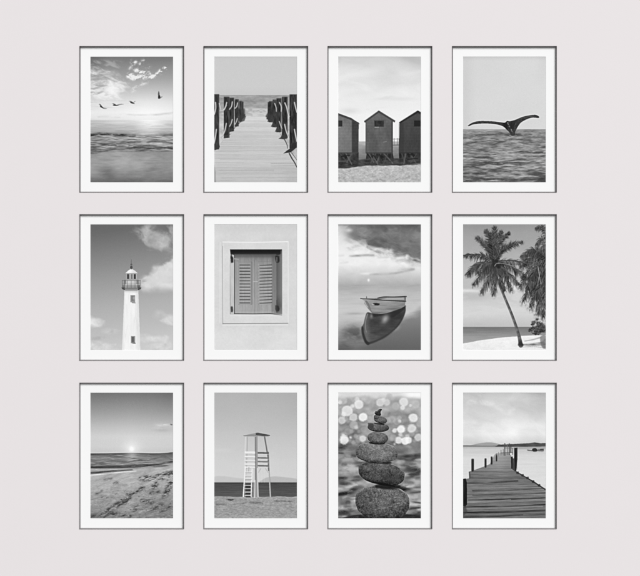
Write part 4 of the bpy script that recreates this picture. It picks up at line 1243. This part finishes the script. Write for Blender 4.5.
# shallow pockets added to the wall: nearly flush frames cast hardly any shadow on it
bm = bmesh.new()
xs, zs = [-4.5, 4.5], [-3.2, 3.2]
for c in range(4):
    x = frame_centre(0, c)[0]
    xs += [x - FW / 2 - .0003, x + FW / 2 + .0003]
for r in range(3):
    z = frame_centre(r, 0)[1]
    zs += [z - FH / 2 - .0003, z + FH / 2 + .0003]
xs.sort()
zs.sort()
PK = .0158
grid = {}


def wv(i, k, y):
    if (i, k, y) not in grid:
        grid[i, k, y] = bm.verts.new((xs[i], y, zs[k]))
    return grid[i, k, y]


for i in range(len(xs) - 1):
    for k in range(len(zs) - 1):
        pocket = i % 2 == 1 and k % 2 == 1
        y = PK if pocket else 0
        bm.faces.new([wv(i + a, k + b, y) for a, b in ((0, 0), (1, 0), (1, 1), (0, 1))])
        if pocket:
            q = ((i, k), (i + 1, k), (i + 1, k + 1), (i, k + 1))
            for n in range(4):
                p0, p1 = q[n], q[(n + 1) % 4]
                bm.faces.new((wv(*p0, 0), wv(*p1, 0), wv(*p1, PK), wv(*p0, PK)))
I, K = len(xs) - 1, len(zs) - 1
rim = [(i, 0) for i in range(I)] + [(I, k) for k in range(K)] + [(i, K) for i in range(I, 0, -1)] + [(0, k) for k in range(K, 0, -1)]
back = [bm.verts.new((xs[i], .15, zs[k])) for i, k in rim]
for n in range(len(rim)):
    m = (n + 1) % len(rim)
    bm.faces.new((wv(*rim[n], 0), wv(*rim[m], 0), back[m], back[n]))
bm.faces.new(back)
wall = link_mesh('wall', bm, MAT_WALL)
wall['kind'] = 'structure'


# ---------------------------------------------------------------------------
# framed prints: frame, mat with a cut window, print behind it, backing board
# ---------------------------------------------------------------------------
RIM = 0.92 * U                               # visible width of the moulding
Y_MAT, Y_PRINT, Y_LIP = .0100, .0112, -.0030


def ring(bm, w, h, profile):
    """a mitred rectangular moulding; profile = [(inset, y), ...] swept round the rectangle w x h"""
    loops = []
    for ins, y in profile:
        a, b = w / 2 - ins, h / 2 - ins
        loops.append([bm.verts.new((sx * a, y, sz * b)) for sx, sz in ((-1, -1), (1, -1), (1, 1), (-1, 1))])
    n = len(loops)
    for i in range(n):
        p, q = loops[i], loops[(i + 1) % n]
        for k in range(4):
            bm.faces.new((p[k], p[(k + 1) % 4], q[(k + 1) % 4], q[k]))


def make_frame(parent, mat, seed):
    bm = bmesh.new()
    rs = random.Random(seed)
    lip = Y_LIP + rs.uniform(-.0004, .0004)
    # outer side, rounded outer arris, narrow lip, inward slope, straight drop to the mat
    ring(bm, FW, FH, [(0, .0155), (0, lip + .0005), (.0003, lip + .0001), (.0007, lip), (.0012, lip + .0003),
                      (RIM - .0002, Y_MAT - .0008), (RIM, Y_MAT - .0004), (RIM, Y_MAT + .0003), (RIM, .0155)])
    return link_mesh('frame', bm, mat, parent)


def make_mat(parent, ox0, oz0, ox1, oz1):
    """white board with a bevelled window (ox0..ox1, oz0..oz1); the cut shows the bright core"""
    bm = bmesh.new()
    a, b = FW / 2 - RIM - .0001, FH / 2 - RIM - .0001
    t = .0009

    def loop(x0, z0, x1, z1, y):
        return [bm.verts.new(c) for c in ((x0, y, z0), (x1, y, z0), (x1, y, z1), (x0, y, z1))]
    L = [loop(-a, -b, a, b, Y_MAT + t), loop(-a, -b, a, b, Y_MAT), loop(ox0 - .0008, oz0 - .0008, ox1 + .0008, oz1 + .0008, Y_MAT), loop(ox0, oz0, ox1, oz1, Y_MAT + t)]
    for i in range(4):
        p, q = L[i], L[(i + 1) % 4]
        for k in range(4):
            f = bm.faces.new((p[k], p[(k + 1) % 4], q[(k + 1) % 4], q[k]))
            f.material_index = 1 if i == 2 else 0
    return link_mesh('mat', bm, [MAT_BOARD, MAT_CORE], parent)


def make_print(parent, tones, x0, z1):
    """the sheet: a fine flat grid that carries the ink; its top-left corner is (x0, z1)"""
    h, w = tones.shape
    st = U / OUT
    xs = x0 + np.arange(w + 1) * st
    zs = z1 - np.arange(h + 1) * st
    co = np.empty((h + 1, w + 1, 3), np.float32)
    co[..., 0] = xs[None, :]
    co[..., 1] = Y_PRINT
    co[..., 2] = zs[:, None]
    j, i = np.mgrid[0:h, 0:w]
    a = (j * (w + 1) + i).ravel()
    quads = np.stack([a, a + w + 1, a + w + 2, a + 1], 1).astype(np.int32)
    me = bpy.data.meshes.new('print')
    me.vertices.add((h + 1) * (w + 1))
    me.vertices.foreach_set('co', co.ravel())
    me.loops.add(quads.size)
    me.loops.foreach_set('vertex_index', quads.ravel())
    me.polygons.add(len(quads))
    me.polygons.foreach_set('loop_start', np.arange(0, quads.size, 4, dtype=np.int32))
    me.update(calc_edges=True)
    t = np.pad(tones, ((0, 1), (0, 1)), mode='edge')
    al = np.clip(lin(t) / GAIN, .004, .88)
    col = np.ones((h + 1, w + 1, 4), np.float32)
    col[..., :3] = al[..., None]
    at = me.color_attributes.new('ink', 'FLOAT_COLOR', 'POINT')
    at.data.foreach_set('color', col.ravel())
    me.materials.append(MAT_PRINT)
    o = bpy.data.objects.new('print', me)
    scene.collection.objects.link(o)
    o.parent = parent
    return o


PRINTS = (
    (paint_gulls, 'framed black and white print of gulls flying over a bright cloudy seashore'),
    (paint_boardwalk, 'framed black and white print of a boardwalk between roped posts leading to sea'),
    (paint_huts, 'framed black and white print of three dark wooden beach huts standing on sand'),
    (paint_whale, 'framed black and white print of a whale tail rising from rippled sea'),
    (paint_lighthouse, 'framed black and white print of a tall white lighthouse against clouds'),
    (paint_shutters, 'framed black and white print of a closed louvred shutter window in a pale wall'),
    (paint_boat, 'framed black and white print of a small rowing boat mirrored in still water'),
    (paint_palms, 'framed black and white print of a leaning palm tree on a white beach'),
    (paint_sunset, 'framed black and white print of a low sun over a beach of rough sand'),
    (paint_tower, 'framed black and white print of a white lifeguard tower with a ladder'),
    (paint_stones, 'framed black and white print of balanced stones stacked before blurred light spots'),
    (paint_pier, 'framed black and white print of a wooden pier with posts over calm water'),
)

for n, (painter, label) in enumerate(PRINTS):
    r, c = divmod(n, 4)
    left, pleft = COLS[c]
    top, ptop = ROWS[r]
    cx, cz = frame_centre(r, c)
    t = bpy.data.objects.new('framed_print', None)
    scene.collection.objects.link(t)
    t.empty_display_size = .1
    t.location = (cx, 0, cz)
    t['label'] = label
    t['category'] = 'framed print'
    t['group'] = 'framed seaside prints hung in a grid on the wall'
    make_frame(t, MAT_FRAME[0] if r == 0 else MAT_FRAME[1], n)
    px, pz = (pleft - 320) * U - cx, (288 - ptop) * U - cz
    make_mat(t, px + .0008, pz - PH * U + .0008, px + PW * U - .0008, pz - .0008)
    make_print(t, painter(), px, pz)
    bm = bmesh.new()
    slab(bm, -FW / 2 + RIM + .0003, .0138, -FH / 2 + RIM + .0003, FW / 2 - RIM - .0003, .0154, FH / 2 - RIM - .0003)
    link_mesh('backing_board', bm, MAT_BACK, t)
